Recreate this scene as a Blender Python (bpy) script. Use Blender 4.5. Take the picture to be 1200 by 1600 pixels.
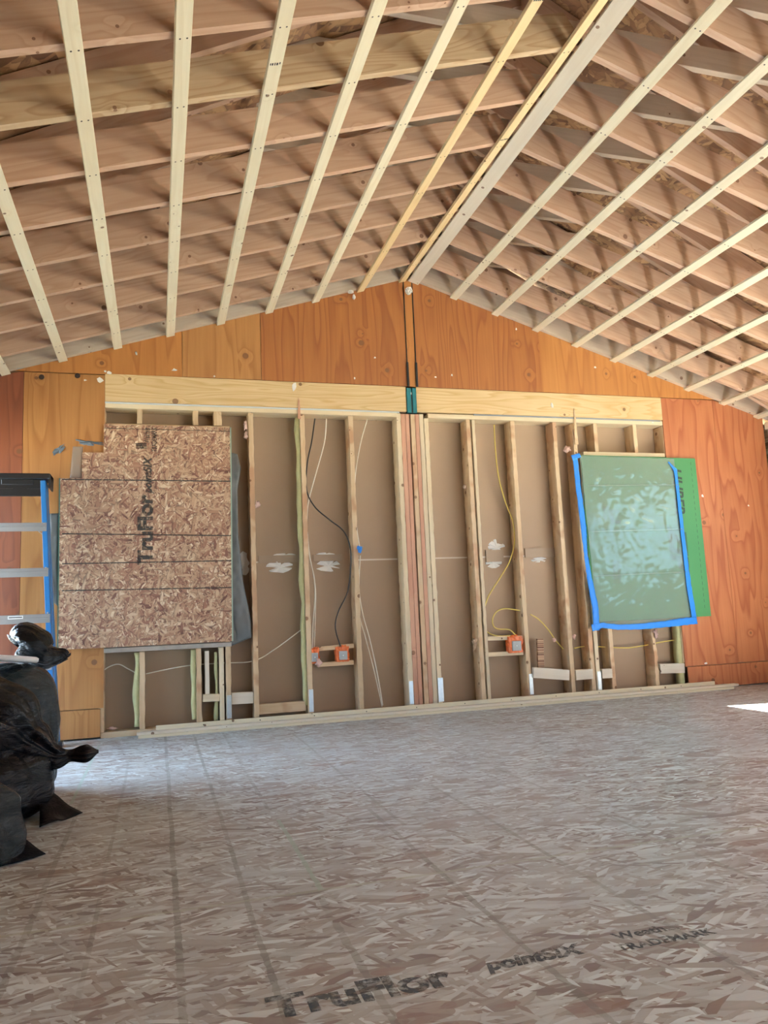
import bpy, bmesh, math, random
from mathutils import Vector, Matrix, noise
random.seed(7)
for o in list(bpy.data.objects): bpy.data.objects.remove(o)
S = bpy.context.scene
COL = S.collection
R = math.radians

# ------------------------------------------------------------------ camera
FPX = 1202.4                      # focal length in pixels of a 1200x1600 frame
yaw, pit, rol = R(16.531), R(7.5217), R(-2.5009)
EYE = Vector((0, 0, 0.795))
cy, sy, cp, sp = math.cos(yaw), math.sin(yaw), math.cos(pit), math.sin(pit)
fwd = Vector((sy*cp, cy*cp, sp)); rt = Vector((cy, -sy, 0)); up = rt.cross(fwd)
r2 = math.cos(rol)*rt + math.sin(rol)*up
u2 = -math.sin(rol)*rt + math.cos(rol)*up
cam = bpy.data.cameras.new('camera'); co = bpy.data.objects.new('camera', cam); COL.objects.link(co)
co.matrix_world = Matrix(((r2.x, u2.x, -fwd.x, EYE.x), (r2.y, u2.y, -fwd.y, EYE.y), (r2.z, u2.z, -fwd.z, EYE.z), (0, 0, 0, 1)))
cam.sensor_fit = 'VERTICAL'; cam.sensor_height = 36; cam.lens = FPX/1600*36
cam.clip_start = 0.05; cam.clip_end = 200
S.camera = co

def P(u, v, Y):
    """point of the place at depth Y that is measured at photo pixel (u, v)"""
    d = r2*((u-600)/FPX) + u2*((800-v)/FPX) + fwd
    return EYE + d*(Y/d.y)

# ------------------------------------------------------------------ world, sun, exposure
W = bpy.data.worlds.new('sky'); S.world = W; W.use_nodes = True
bg = W.node_tree.nodes['Background']
bg.inputs[0].default_value = (0.50, 0.73, 1.0, 1); bg.inputs[1].default_value = 6.5
sun = bpy.data.lights.new('sun', 'SUN'); sun.energy = 330; sun.angle = R(0.6); sun.color = (1, .94, .84)
so = bpy.data.objects.new('sun', sun); COL.objects.link(so)
so.rotation_euler = Vector((-1, .176, -1.066)).to_track_quat('-Z', 'Y').to_euler()
def portal(x, y, z, w, h, nrm):
    l = bpy.data.lights.new('daylight_portal', 'AREA'); l.shape = 'RECTANGLE'; l.size = w; l.size_y = h
    l.cycles.is_portal = True
    o = bpy.data.objects.new('daylight_portal', l); COL.objects.link(o)
    o.location = (x, y, z); o.rotation_euler = Vector(nrm).to_track_quat('-Z', 'Y').to_euler()
S.view_settings.view_transform = 'Standard'; S.view_settings.look = 'None'
S.view_settings.gamma = 1; S.view_settings.use_curve_mapping = False
S.view_settings.exposure = 0.0

# ------------------------------------------------------------------ room numbers
RX, RZ, SL = 2.076, 3.633, 0.315      # ridge line of the strapping, slope
WY = 6.0                              # far wall, face of studs
XL, XR, YB = -1.50, 5.67, -3.0
def roofz(x): return RZ - SL*abs(x-RX)

# ------------------------------------------------------------------ material toolkit
def newmat(name):
    m = bpy.data.materials.new(name); m.use_nodes = True
    nt = m.node_tree; b = nt.nodes['Principled BSDF']
    return m, nt, b
class N:
    def __init__(s, nt): s.nt = nt
    def n(s, t, **k):
        x = s.nt.nodes.new(t)
        for a, v in k.items(): setattr(x, a, v)
        return x
    def l(s, a, b): s.nt.links.new(a, b)
    def put(s, sock, v):
        if hasattr(v, 'is_output') or isinstance(v, bpy.types.NodeSocket): s.l(v, sock)
        else: sock.default_value = v
    def math(s, op, a, b=0.0, c=0.0, clamp=False):
        x = s.n('ShaderNodeMath', operation=op); x.use_clamp = clamp
        s.put(x.inputs[0], a); s.put(x.inputs[1], b); s.put(x.inputs[2], c); return x.outputs[0]
    def ramp(s, f, stops, interp='LINEAR'):
        x = s.n('ShaderNodeValToRGB'); e = x.color_ramp.elements; x.color_ramp.interpolation = interp
        while len(e) < len(stops): e.new(0.5)
        for q, (p, c) in zip(e, stops):
            q.position = p; q.color = (c[0], c[1], c[2], 1) if not isinstance(c, (int, float)) else (c, c, c, 1)
        s.l(f, x.inputs[0]); return x.outputs[0]
    def mix(s, f, a, b, mode='MIX'):
        x = s.n('ShaderNodeMix', data_type='RGBA', blend_type=mode)
        s.put(x.inputs[0], f)
        for i, v in ((6, a), (7, b)):
            if isinstance(v, tuple) and len(v) == 3: v = (*v, 1)
            s.put(x.inputs[i], v)
        return x.outputs[2]
    def vec(s, v, scale=(1, 1, 1), loc=(0, 0, 0), rot=(0, 0, 0)):
        x = s.n('ShaderNodeMapping'); s.l(v, x.inputs[0])
        s.put(x.inputs[1], loc); x.inputs[2].default_value = rot; x.inputs[3].default_value = scale; return x.outputs[0]
    def noise(s, v, scale=1, detail=3, rough=.5, dist=0):
        x = s.n('ShaderNodeTexNoise'); s.l(v, x.inputs['Vector']); x.inputs['Scale'].default_value = scale
        x.inputs['Detail'].default_value = detail; x.inputs['Roughness'].default_value = rough
        x.inputs['Distortion'].default_value = dist; return x.outputs[0]
    def coords(s, rand=True):
        tc = s.n('ShaderNodeTexCoord').outputs['Object']
        if not rand: return tc, None
        r = s.n('ShaderNodeObjectInfo').outputs['Random']
        c = s.n('ShaderNodeCombineXYZ')
        s.l(s.math('MULTIPLY', r, 37.0), c.inputs[0]); s.l(s.math('MULTIPLY', r, 91.0), c.inputs[1]); s.l(s.math('MULTIPLY', r, 53.0), c.inputs[2])
        a = s.n('ShaderNodeVectorMath', operation='ADD'); s.l(tc, a.inputs[0]); s.l(c.outputs[0], a.inputs[1])
        return a.outputs[0], r
    def bump(s, b, h, strength=.2, dist=.005):
        x = s.n('ShaderNodeBump'); x.inputs['Strength'].default_value = strength; x.inputs['Distance'].default_value = dist
        s.l(h, x.inputs['Height']); s.l(x.outputs[0], b.inputs['Normal'])

def wood(name, light, dark, knot=(.16, .07, .03), rings=9, contrast=.6, along='X', fine=55, knots=.45, ring_scale=1.0, rough=.7, nails=False, kscale=4.0, krad=.07, stain=None, tint=.18):
    m, nt, b = newmat(name); g = N(nt)
    v, rnd = g.coords()
    st = {'X': (.7, 7, 7), 'Z': (7, 7, .7)}[along]
    sx = {'X': (2.2, 60, 60), 'Z': (60, 60, 2.2)}[along]
    sep = g.n('ShaderNodeSeparateXYZ'); g.l(v, sep.inputs[0])
    cmb = g.n('ShaderNodeCombineXYZ')
    if along == 'X':
        g.l(sep.outputs[0], cmb.inputs[0]); g.l(g.math('ADD', sep.outputs[1], sep.outputs[2]), cmb.inputs[1])
    else:
        g.l(sep.outputs[2], cmb.inputs[0]); g.l(sep.outputs[0], cmb.inputs[1])
    vo = g.n('ShaderNodeTexVoronoi', voronoi_dimensions='2D'); g.l(cmb.outputs[0], vo.inputs['Vector']); vo.inputs['Scale'].default_value = kscale
    d = vo.outputs['Distance']
    cs = g.n('ShaderNodeSeparateColor'); g.l(vo.outputs['Color'], cs.inputs[0])
    keep = g.math('LESS_THAN', cs.outputs[0], knots)
    near = g.math('MULTIPLY', g.ramp(d, [(0, 1), (.28, 0)], 'EASE'), keep)
    base = g.noise(g.vec(v, tuple(q*ring_scale for q in st)), 1, 2, .45)
    val = g.math('ADD', g.math('MULTIPLY', base, rings), g.math('MULTIPLY', near, 1.1))
    fr = g.math('FRACT', val)
    line = g.ramp(fr, [(0, 0), (.55, .25), (.88, 1), (1, 0)])
    fib = g.noise(g.vec(v, sx), fine/55, 3, .6)
    col = g.mix(g.math('MULTIPLY', line, contrast), light, dark)
    col = g.mix(g.math('MULTIPLY', g.ramp(fib, [(.35, 0), (.7, 1)]), .35), col, dark)
    big = g.noise(v, 1.7, 2, .5)
    col = g.mix(g.math('MULTIPLY', g.ramp(big, [(.4, 0), (.7, 1)]), .3), col, dark)
    if stain:
        sn = g.noise(v, 3.1, 3, .6)
        col = g.mix(g.ramp(sn, [(.52, 0), (.62, .8)]), col, stain)
    krr = g.math('LESS_THAN', d, g.math('MULTIPLY', g.math('ADD', cs.outputs[1], .35), krad))
    col = g.mix(g.math('MULTIPLY', g.math('MULTIPLY', krr, keep), .85), col, knot)
    hv = g.n('ShaderNodeHueSaturation'); g.l(col, hv.inputs['Color'])
    g.l(g.math('ADD', 1-tint, g.math('MULTIPLY', rnd, 2*tint)), hv.inputs['Value'])
    col = hv.outputs[0]
    if nails:
        tc = g.n('ShaderNodeTexCoord').outputs['Object']; s2 = g.n('ShaderNodeSeparateXYZ'); g.l(tc, s2.inputs[0])
        fx = g.math('ABSOLUTE', g.math('SUBTRACT', g.math('FRACT', g.math('MULTIPLY', g.math('ADD', s2.outputs[0], .2835), 1/.4125)), .5))
        dx = g.math('MULTIPLY', fx, .4125)
        dy = g.math('SUBTRACT', g.math('ABSOLUTE', s2.outputs[1]), .014)
        dd = g.math('SQRT', g.math('ADD', g.math('MULTIPLY', dx, dx), g.math('MULTIPLY', dy, dy)))
        col = g.mix(g.math('LESS_THAN', dd, .0042), col, (.05, .04, .03))
    g.l(col, b.inputs['Base Color']); b.inputs['Roughness'].default_value = rough
    g.bump(b, fib, .25, .002)
    return m

def osb(name, cols, flake=(14, 55), angles=(0, 35, 75, 120, 155), jitter=.5, dust=None, rough=.75, dark_edge=.5, rand=True, lines=None, big=None, plane='XZ'):
    m, nt, b = newmat(name); g = N(nt)
    v, rnd = g.coords(rand)
    sp_ = g.n('ShaderNodeSeparateXYZ'); g.l(v, sp_.inputs[0])
    cm = g.n('ShaderNodeCombineXYZ'); g.l(sp_.outputs[0], cm.inputs[0]); g.l(sp_.outputs[2 if plane == 'XZ' else 1], cm.inputs[1])
    wob = g.n('ShaderNodeTexNoise'); g.l(cm.outputs[0], wob.inputs['Vector']); wob.inputs['Scale'].default_value = 9; wob.inputs['Detail'].default_value = 2
    w2 = g.n('ShaderNodeVectorMath', operation='SCALE'); g.l(wob.outputs['Color'], w2.inputs[0]); w2.inputs['Scale'].default_value = .035*jitter*2
    w3 = g.n('ShaderNodeVectorMath', operation='ADD'); g.l(cm.outputs[0], w3.inputs[0]); g.l(w2.outputs[0], w3.inputs[1])
    cur = None; pri = None
    for i, a in enumerate(angles):
        k = 1 + .35*((i*7) % 3 - 1)
        mv = g.vec(w3.outputs[0], (flake[0]*k, flake[1]*k, 1), (i*3.7, i*5.1, 0), (0, 0, R(a)))
        # rotate first, then stretch
        mp = g.n('ShaderNodeMapping'); mp.vector_type = 'POINT'; g.l(w3.outputs[0], mp.inputs[0]); mp.inputs[2].default_value = (0, 0, R(a)); mp.inputs[1].default_value = (i*3.7, i*1.3, 0)
        ms = g.n('ShaderNodeVectorMath', operation='MULTIPLY'); g.l(mp.outputs[0], ms.inputs[0]); ms.inputs[1].default_value = (flake[0]*k, flake[1]*k, 1)
        vo = g.n('ShaderNodeTexVoronoi', voronoi_dimensions='2D'); g.l(ms.outputs[0], vo.inputs['Vector']); vo.inputs['Scale'].default_value = 1
        vo.inputs['Randomness'].default_value = 1
        cs = g.n('ShaderNodeSeparateColor'); g.l(vo.outputs['Color'], cs.inputs[0])
        c = g.ramp(cs.outputs[0], cols)
        c = g.mix(g.ramp(vo.outputs['Distance'], [(.45, 0), (.8, dark_edge)]), c, tuple(q*.45 for q in cols[0][1]))
        if cur is None: cur, pri = c, cs.outputs[1]
        else:
            f = g.math('GREATER_THAN', cs.outputs[1], pri)
            cur = g.mix(f, cur, c); pri = g.math('MAXIMUM', pri, cs.outputs[1])
    col = cur
    if big:
        vo = g.n('ShaderNodeTexVoronoi', voronoi_dimensions='2D'); g.l(g.vec(w3.outputs[0], (6, 15, 1)), vo.inputs['Vector']); vo.inputs['Scale'].default_value = 1
        cs = g.n('ShaderNodeSeparateColor'); g.l(vo.outputs['Color'], cs.inputs[0])
        f = g.math('MULTIPLY', g.math('LESS_THAN', cs.outputs[0], .16), g.math('LESS_THAN', vo.outputs['Distance'], g.math('MULTIPLY', cs.outputs[2], .5)))
        col = g.mix(g.math('MULTIPLY', f, .75), col, big)
    # wood grain inside the flakes
    fg = g.noise(g.vec(w3.outputs[0], (12, 160, 1)), 1, 3, .6)
    col = g.mix(.25, col, g.mix(fg, (.2, .2, .2), (1, 1, 1)), 'OVERLAY')
    if dust:
        dn = g.noise(v, 1.1, 6, .7)
        col = g.mix(g.ramp(dn, [(.38, dust[1]), (.62, dust[2])]), col, dust[0])
    if lines: col = lines(g, v, col)
    g.l(col, b.inputs['Base Color']); b.inputs['Roughness'].default_value = rough
    g.bump(b, pri, .35, .002)
    return m

def plain(name, col, rough=.6, metal=0, var=.15, vs=6, bump=0, bs=40, coat=0, spec=.5):
    m, nt, b = newmat(name); g = N(nt)
    v, rnd = g.coords()
    n_ = g.noise(v, vs, 4, .6)
    c = g.mix(n_, tuple(q*(1-var) for q in col), tuple(min(1, q*(1+var)) for q in col))
    g.l(c, b.inputs['Base Color']); b.inputs['Roughness'].default_value = rough; b.inputs['Metallic'].default_value = metal
    b.inputs['Coat Weight'].default_value = coat; b.inputs['Specular IOR Level'].default_value = spec
    if bump: g.bump(b, g.noise(v, bs, 4, .6), bump, .004)
    return m

M = {}
M['fir'] = wood('reddish_fir', (.56, .385, .275), (.40, .235, .15), rings=10, contrast=.55, knots=.40, knot=(.17, .075, .04), kscale=4.2, krad=.055, tint=.12)
M['fir_yellow'] = wood('yellow_fir', (.55, .42, .27), (.36, .23, .12), rings=14, contrast=.8, knots=.3, tint=.05)
M['fir_pale'] = wood('pale_fir', (.66, .56, .45), (.50, .39, .29), rings=7, contrast=.35, knots=.4, kscale=5, krad=.06)
M['strap'] = wood('pale_spruce_strapping', (.84, .78, .60), (.70, .61, .42), rings=5, contrast=.4, knots=.35, nails=True, kscale=5, krad=.05, tint=.08)
M['strap_yellow'] = wood('yellow_spruce_strapping', (.80, .64, .38), (.66, .46, .22), rings=5, contrast=.5, knots=.2, nails=True, tint=.06)
M['stud'] = wood('stud_lumber', (.69, .54, .36), (.50, .33, .18), rings=5, contrast=.5, knots=.45, kscale=6, krad=.07, stain=(.44, .25, .14), tint=.1)
M['stud_pale'] = wood('pale_stud_lumber', (.76, .66, .48), (.58, .45, .28), rings=5, contrast=.4, knots=.4, kscale=6, krad=.06, tint=.08)
M['stud_red'] = wood('red_cedar_lumber', (.58, .34, .23), (.42, .19, .12), rings=6, contrast=.5, knots=.3, tint=.08)
M['header'] = wood('header_lumber', (.74, .57, .33), (.56, .37, .16), rings=12, contrast=.85, knots=.5, kscale=3.2, krad=.07, tint=.05)
M['whiteboard'] = wood('whitish_lumber', (.80, .75, .64), (.66, .58, .46), rings=4, contrast=.3, knots=.4, kscale=6, krad=.05, tint=.06)
def ply(name, li, da, **k): return wood(name, li, da, along='Z', rings=k.pop('rings', 11), contrast=k.pop('contrast', .85), knots=k.pop('knots', .35), kscale=k.pop('kscale', 3.4), krad=k.pop('krad', .06), rough=.55, ring_scale=.55, tint=0, **k)
M['ply_red'] = ply('red_orange_plywood', (.36, .135, .034), (.23, .070, .018), knots=.3)
M['ply_mid'] = ply('orange_plywood', (.45, .195, .050), (.32, .115, .028))
M['ply_gold'] = ply('golden_plywood', (.44, .215, .068), (.30, .12, .034))
M['ply_right'] = ply('salmon_plywood', (.44, .165, .066), (.29, .08, .03), contrast=.95, rings=13)
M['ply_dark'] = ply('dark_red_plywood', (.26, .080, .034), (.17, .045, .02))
M['brown'] = plain('brown_sheathing', (.335, .238, .16), .75, var=.10, vs=2.2)
M['osb_board'] = osb('osb_board', [(0, (.13, .05, .035)), (.15, (.29, .14, .09)), (.5, (.41, .255, .16)), (.85, (.52, .36, .235)), (1, (.70, .56, .40))], jitter=.5, flake=(19, 78), angles=(0, 40, 75, 100, 125, 155), dark_edge=.7)
M['osb_roof'] = osb('osb_roof_sheathing', [(0, (.13, .06, .03)), (.4, (.27, .14, .065)), (1, (.42, .25, .12))], flake=(11, 34), plane='XY', rand=False)

def floor_lines(g, v, col):
    s = g.n('ShaderNodeSeparateXYZ'); g.l(v, s.inputs[0])
    n3 = g.noise(v, 3, 4, .7); nz = g.noise(v, 25, 4, .7); n2 = g.noise(v, 1.3, 2, .5)
    wig = g.math('MULTIPLY', g.math('SUBTRACT', n2, .5), .02)
    x = g.math('ADD', s.outputs[0], wig)
    for cx, w, a, y0, y1 in ((-.34, .011, .5, 0, 4), (-.17, .008, .4, 0, 5), (.045, .011, .65, 0, 5.9), (.24, .010, .6, 0, 5.9), (.44, .012, .65, 0, 2.3), (.44, .010, .45, 3.4, 5.9), (.83, .011, .55, 0, 3.2), (.89, .009, .45, 2.9, 5.9), (1.21, .010, .5, 0, 3.5), (1.63, .009, .4, 0, 5.9), (2.44, .008, .3, 0, 5.9), (3.25, .008, .3, 0, 5.9)):
        f = g.math('LESS_THAN', g.math('ABSOLUTE', g.math('SUBTRACT', x, cx)), g.math('MULTIPLY', nz, w*1.6))
        f = g.math('MULTIPLY', f, g.math('MULTIPLY', g.math('GREATER_THAN', s.outputs[1], y0), g.math('LESS_THAN', s.outputs[1], y1)))
        col = g.mix(g.math('MULTIPLY', g.math('MULTIPLY', f, min(1, a*1.05)), g.ramp(n3, [(.35, .15), (.6, 1)])), col, (.14, .15, .15))
    # panel seams with pale green chalk
    for cyy in (-.09, 2.35, 4.79):
        f = g.math('LESS_THAN', g.math('ABSOLUTE', g.math('SUBTRACT', s.outputs[1], cyy)), g.math('MULTIPLY', nz, .016))
        col = g.mix(g.math('MULTIPLY', f, .55), col, (.42, .47, .40))
    for cxx, y0, y1 in ((.455, 2.35, 3.2), (-.385, 3.9, 5.7)):
        f = g.math('LESS_THAN', g.math('ABSOLUTE', g.math('SUBTRACT', s.outputs[0], cxx)), g.math('MULTIPLY', nz, .016))
        f = g.math('MULTIPLY', f, g.math('MULTIPLY', g.math('GREATER_THAN', s.outputs[1], y0), g.math('LESS_THAN', s.outputs[1], y1)))
        col = g.mix(g.math('MULTIPLY', f, .7), col, (.36, .50, .46))
    return col
M['floor'] = osb('osb_subfloor', [(0, (.10, .05, .045)), (.10, (.19, .13, .115)), (.22, (.31, .28, .275)), (.5, (.42, .44, .45)), (.75, (.56, .62, .65)), (1, (.84, .95, 1.0))],
    flake=(12, 62), angles=(0, 9, -12, 22, -30, 65), jitter=.25, dust=((.48, .54, .59), .10, .52), dark_edge=.22, rough=.40, rand=False, lines=floor_lines, big=(.20, .10, .075), plane='XY')

# ------------------------------------------------------------------ mesh toolkit
def link(name, me, mat=None, parent=None, **props):
    o = bpy.data.objects.new(name, me); COL.objects.link(o)
    if mat is not None: me.materials.append(mat)
    if parent is not None: o.parent = parent
    for k, v in props.items():
        if v is not None: o[k] = v
    return o
def bm_obj(name, bm, mat, parent=None, smooth=False, **props):
    bmesh.ops.recalc_face_normals(bm, faces=bm.faces)
    me = bpy.data.meshes.new(name); bm.to_mesh(me); bm.free()
    if smooth:
        for p in me.polygons: p.use_smooth = True
    return link(name, me, mat, parent, **props)
def box_bm(bm, x0, x1, y0, y1, z0, z1, bev=0, mtx=None):
    r = bmesh.ops.create_cube(bm, size=1)
    vs = r['verts']
    bmesh.ops.scale(bm, vec=(x1-x0, y1-y0, z1-z0), verts=vs)
    bmesh.ops.translate(bm, vec=((x0+x1)/2, (y0+y1)/2, (z0+z1)/2), verts=vs)
    if bev:
        es = list({e for v in vs for e in v.link_edges})
        rr = bmesh.ops.bevel(bm, geom=es, offset=bev, segments=1, affect='EDGES', profile=.5)
        vs = list({v for f in rr['faces'] for v in f.verts} | {v for v in vs if v.is_valid})
    if mtx is not None: bmesh.ops.transform(bm, matrix=mtx, verts=vs)
    return vs
def box(name, x0, x1, y0, y1, z0, z1, mat, parent=None, bev=0.0, **props):
    """box whose origin is the centre of its base"""
    bm = bmesh.new(); c = ((x0+x1)/2, (y0+y1)/2, z0)
    box_bm(bm, x0-c[0], x1-c[0], y0-c[1], y1-c[1], 0, z1-z0, bev)
    o = bm_obj(name, bm, mat, parent, **props); o.location = c
    return o
def prism(name, pts, y0, y1, mat, parent=None, **props):
    """XZ outline extruded from y0 to y1, origin at first point"""
    bm = bmesh.new(); ox, oz = pts[0]
    a = [bm.verts.new((x-ox, 0, z-oz)) for x, z in pts]; b = [bm.verts.new((x-ox, y1-y0, z-oz)) for x, z in pts]
    bm.faces.new(a); bm.faces.new(b[::-1]); n = len(pts)
    for i in range(n): bm.faces.new((a[i], b[i], b[(i+1) % n], a[(i+1) % n]))
    o = bm_obj(name, bm, mat, parent, **props); o.location = (ox, y0, oz); return o
def lumber(name, a, b, w, t, wdir, mat, parent=None, bev=.002, rough=0, **props):
    """stick from a to b, w wide along wdir, t thick; local X runs along it"""
    a, b = Vector(a), Vector(b); L = (b-a).length
    x = (b-a).normalized(); y = Vector(wdir); y = (y - x*y.dot(x)).normalized(); z = x.cross(y)
    bm = bmesh.new(); box_bm(bm, 0, L, -w/2, w/2, -t/2, t/2, bev)
    if rough:
        n = int(L/.035)
        for i in range(1, n):
            px_ = L*i/n
            bmesh.ops.bisect_plane(bm, geom=bm.verts[:]+bm.edges[:]+bm.faces[:], plane_co=(px_, 0, 0), plane_no=(1, 0, 0))
        sd = random.uniform(0, 99)
        for v in bm.verts:
            q = noise.noise(Vector((v.co.x*16, sd, 0 if v.co.z > 0 else 5)))
            v.co.z += rough*q; 
            if v.co.y < 0: v.co.y += rough*.8*abs(noise.noise(Vector((v.co.x*23, sd+9, 0))))
    o = bm_obj(name, bm, mat, parent, **props)
    m = Matrix.Identity(4)
    for i in range(3): m[i][0], m[i][1], m[i][2], m[i][3] = x[i], y[i], z[i], a[i]
    o.matrix_world = m
    if parent is not None: o.matrix_parent_inverse = parent.matrix_world.inverted() if False else Matrix.Identity(4)
    return o
def smoothpath(pts, n=8):
    pts = [Vector(p) for p in pts]; out = []
    for i in range(len(pts)-1):
        p0 = pts[max(i-1, 0)]; p1 = pts[i]; p2 = pts[i+1]; p3 = pts[min(i+2, len(pts)-1)]
        for k in range(n):
            t = k/n
            out.append(.5*((2*p1)+(p2-p0)*t+(2*p0-5*p1+4*p2-p3)*t*t+(3*p1-p0-3*p2+p3)*t**3))
    out.append(pts[-1]); return out
def tube_bm(bm, pts, r, seg=8):
    rings = []
    for i, p in enumerate(pts):
        d = (pts[min(i+1, len(pts)-1)]-pts[max(i-1, 0)]).normalized()
        s = d.cross(Vector((0, 1, .13))).normalized(); q = d.cross(s)
        rr = r(i/(len(pts)-1)) if callable(r) else r
        rings.append([bm.verts.new(p + (s*math.cos(k*2*math.pi/seg)+q*math.sin(k*2*math.pi/seg))*rr) for k in range(seg)])
    for a, b in zip(rings, rings[1:]):
        for k in range(seg): bm.faces.new((a[k], a[(k+1) % seg], b[(k+1) % seg], b[k]))
    bm.faces.new(rings[0][::-1]); bm.faces.new(rings[-1])
def tube(name, pts, r, mat, parent=None, seg=8, n=8, **props):
    pts = [Vector(p) for p in pts]; o0 = pts[0].copy()
    bm = bmesh.new(); tube_bm(bm, smoothpath([p-o0 for p in pts], n), r, seg)
    o = bm_obj(name, bm, mat, parent, smooth=True, **props)
    o.location = o0 - (parent.location if parent is not None else Vector()); return o
def empty(name, loc, label, cat, group=None, rz=0):
    o = bpy.data.objects.new(name, None); COL.objects.link(o); o.location = loc; o.rotation_euler.z = rz; o.empty_display_size = .1
    o['label'] = label; o['category'] = cat
    if group: o['group'] = group
    return o
def own(child, parent):
    """keep world place while parenting"""
    mw = child.matrix_basis.copy(); child.parent = parent
    if parent.type == 'EMPTY' or True:
        pm = parent.matrix_basis.copy()
        if parent.parent is not None: pm = parent.parent.matrix_basis @ pm
        child.matrix_basis = pm.inverted() @ mw
    return child
def scrap(name, c, size, mat, seed, n=9, thick=.003, parent=None, asp=1.0, rmin=.45, **props):
    """small torn flake with an uneven outline in the wall plane"""
    rn = random.Random(seed); bm = bmesh.new()
    pts = []
    for i in range(n):
        a = 2*math.pi*i/n; r = size*rn.uniform(rmin, 1)
        pts.append((math.cos(a)*r, rn.uniform(-.5, .5)*size*.25, math.sin(a)*r*asp))
    f = [bm.verts.new((x, y-thick, z)) for x, y, z in pts]; k = [bm.verts.new((x, y, z)) for x, y, z in pts]
    cf = bm.verts.new((0, -thick*2, 0)); cb = bm.verts.new((0, 0, 0))
    for i in range(n):
        j = (i+1) % n
        bm.faces.new((cf, f[i], f[j])); bm.faces.new((cb, k[j], k[i])); bm.faces.new((f[i], k[i], k[j], f[j]))
    o = bm_obj(name, bm, mat, None, **props); o.location = c
    if parent is not None: own(o, parent)
    return o
def text_mesh(body, size, mat, name, depth=.0006, offset=.0, shear=0):
    cu = bpy.data.curves.new('lettering', 'FONT'); cu.body = body; cu.size = size; cu.extrude = depth; cu.offset = offset; cu.shear = shear
    cu.align_x = 'LEFT'; cu.align_y = 'BOTTOM'
    t = bpy.data.objects.new('lettering', cu); COL.objects.link(t)
    bpy.context.view_layer.update()
    me = bpy.data.meshes.new_from_object(t.evaluated_get(bpy.context.evaluated_depsgraph_get()))
    bpy.data.objects.remove(t); me.materials.clear()
    return link(name, me, mat)
def place_on_wall(o, x, z, y, ang, sx=1, sy_=1):
    # local X -> rotated in XZ plane, local Y -> up
    ca, sa = math.cos(ang), math.sin(ang)
    o.matrix_basis = Matrix(((ca*sx, -sa*sy_, 0, x), (0, 0, -1, y), (sa*sx, ca*sy_, 0, z), (0, 0, 0, 1)))
ORD = ['first', 'second', 'third', 'fourth', 'fifth', 'sixth', 'seventh', 'eighth', 'ninth', 'tenth', 'eleventh', 'twelfth', 'thirteenth', 'fourteenth']

# ------------------------------------------------------------------ shell
fl = box('floor', XL-.15, XR+.15, YB-.15, WY+.15, -.03, 0, M['floor'], kind='structure')
# floor origin at world zero in X/Y keeps the seams where they are measured
for v_ in fl.data.vertices: v_.co.x += fl.location.x; v_.co.y += fl.location.y; v_.co.z += fl.location.z
fl.location = (0, 0, 0)
ground = plain('dry_ground', (.13, .13, .10), .9, var=.3, vs=1)
gr = box('ground', -40, 45, -40, 40, -.5, -.4, ground, kind='structure')
nb = box('wall_bounce', -6.6, -6.3, 4.6, 18, -.5, 5.5, plain('pale_blue_bounce', (.45, .62, .85), .9), kind='structure')  # unseen wall, added to bounce cool sunlight through the left opening
wb = box('wall_far', XL-.15, XR+.15, 6.142, 6.20, 0, 2.475, M['brown'], kind='structure')

def wall_x(name, x0, x1, openings, mat):
    bm = bmesh.new(); y = YB-.15; Hh = 2.50
    for (a, b, z0, z1) in sorted(openings):
        box_bm(bm, x0, x1, y, a, 0, Hh)
        if z0 > 0: box_bm(bm, x0, x1, a, b, 0, z0)
        box_bm(bm, x0, x1, a, b, z1, Hh); y = b
    box_bm(bm, x0, x1, y, 6.142, 0, Hh)
    return bm_obj(name, bm, mat, kind='structure')
OPR = [(1.9, 4.65, 1.20, 2.1), (-2.6, 1.2, 1.3, 2.1)]
OPL = [(4.4, 5.85, .0, 2.05)]
M['osb_wall'] = osb('osb_wall', [(0, (.2, .1, .05)), (.5, (.44, .27, .15)), (1, (.62, .45, .28))], rand=False)
wr = wall_x('wall_right', XR+.14, XR+.155, OPR, M['osb_wall'])
wl = wall_x('wall_left', XL-.155, XL-.14, OPL, M['osb_wall'])
bm = bmesh.new()
for (a, b, z0, z1) in [(XL-.15, 3.2, 0, 3.75), (5.5, XR+.15, 0, 3.75), (3.2, 5.5, 2.1, 3.75)]: box_bm(bm, a, b, YB-.02, YB, z0, z1)
bm_obj('wall_near', bm, M['osb_wall'], kind='structure')
for (a, b, z0, z1) in OPR: portal(XR+.16, (a+b)/2, (z0+z1)/2, b-a, z1-z0, (-1, 0, 0))
for (a, b, z0, z1) in OPL: portal(XL-.16, (a+b)/2, (z0+z1)/2, b-a, z1-z0, (1, 0, 0))
portal(4.35, YB-.03, 1.05, 2.3, 2.1, (0, 1, 0))
# side wall framing, far right corner
for i in range(3):
    y = 5.925 - (0 if i == 0 else .055 + .406*(i-1)+.3)
    lumber('wall_stud', (XR+.07, y, 0.04), (XR+.07, y, 2.41), .14, .038, (1, 0, 0), M['stud_pale'],
           label=f'pale side wall stud in the right hand corner, {ORD[i]} from the far gable wall', category='stud', group='studs of the right side wall')
lumber('top_plate', (XR+.07, 5.98, 2.445), (XR+.07, -2.9, 2.445), .125, .07, (1, 0, 0), M['stud_pale'], label='pale double top plate along the right side wall under the roof joists', category='plate')

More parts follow.
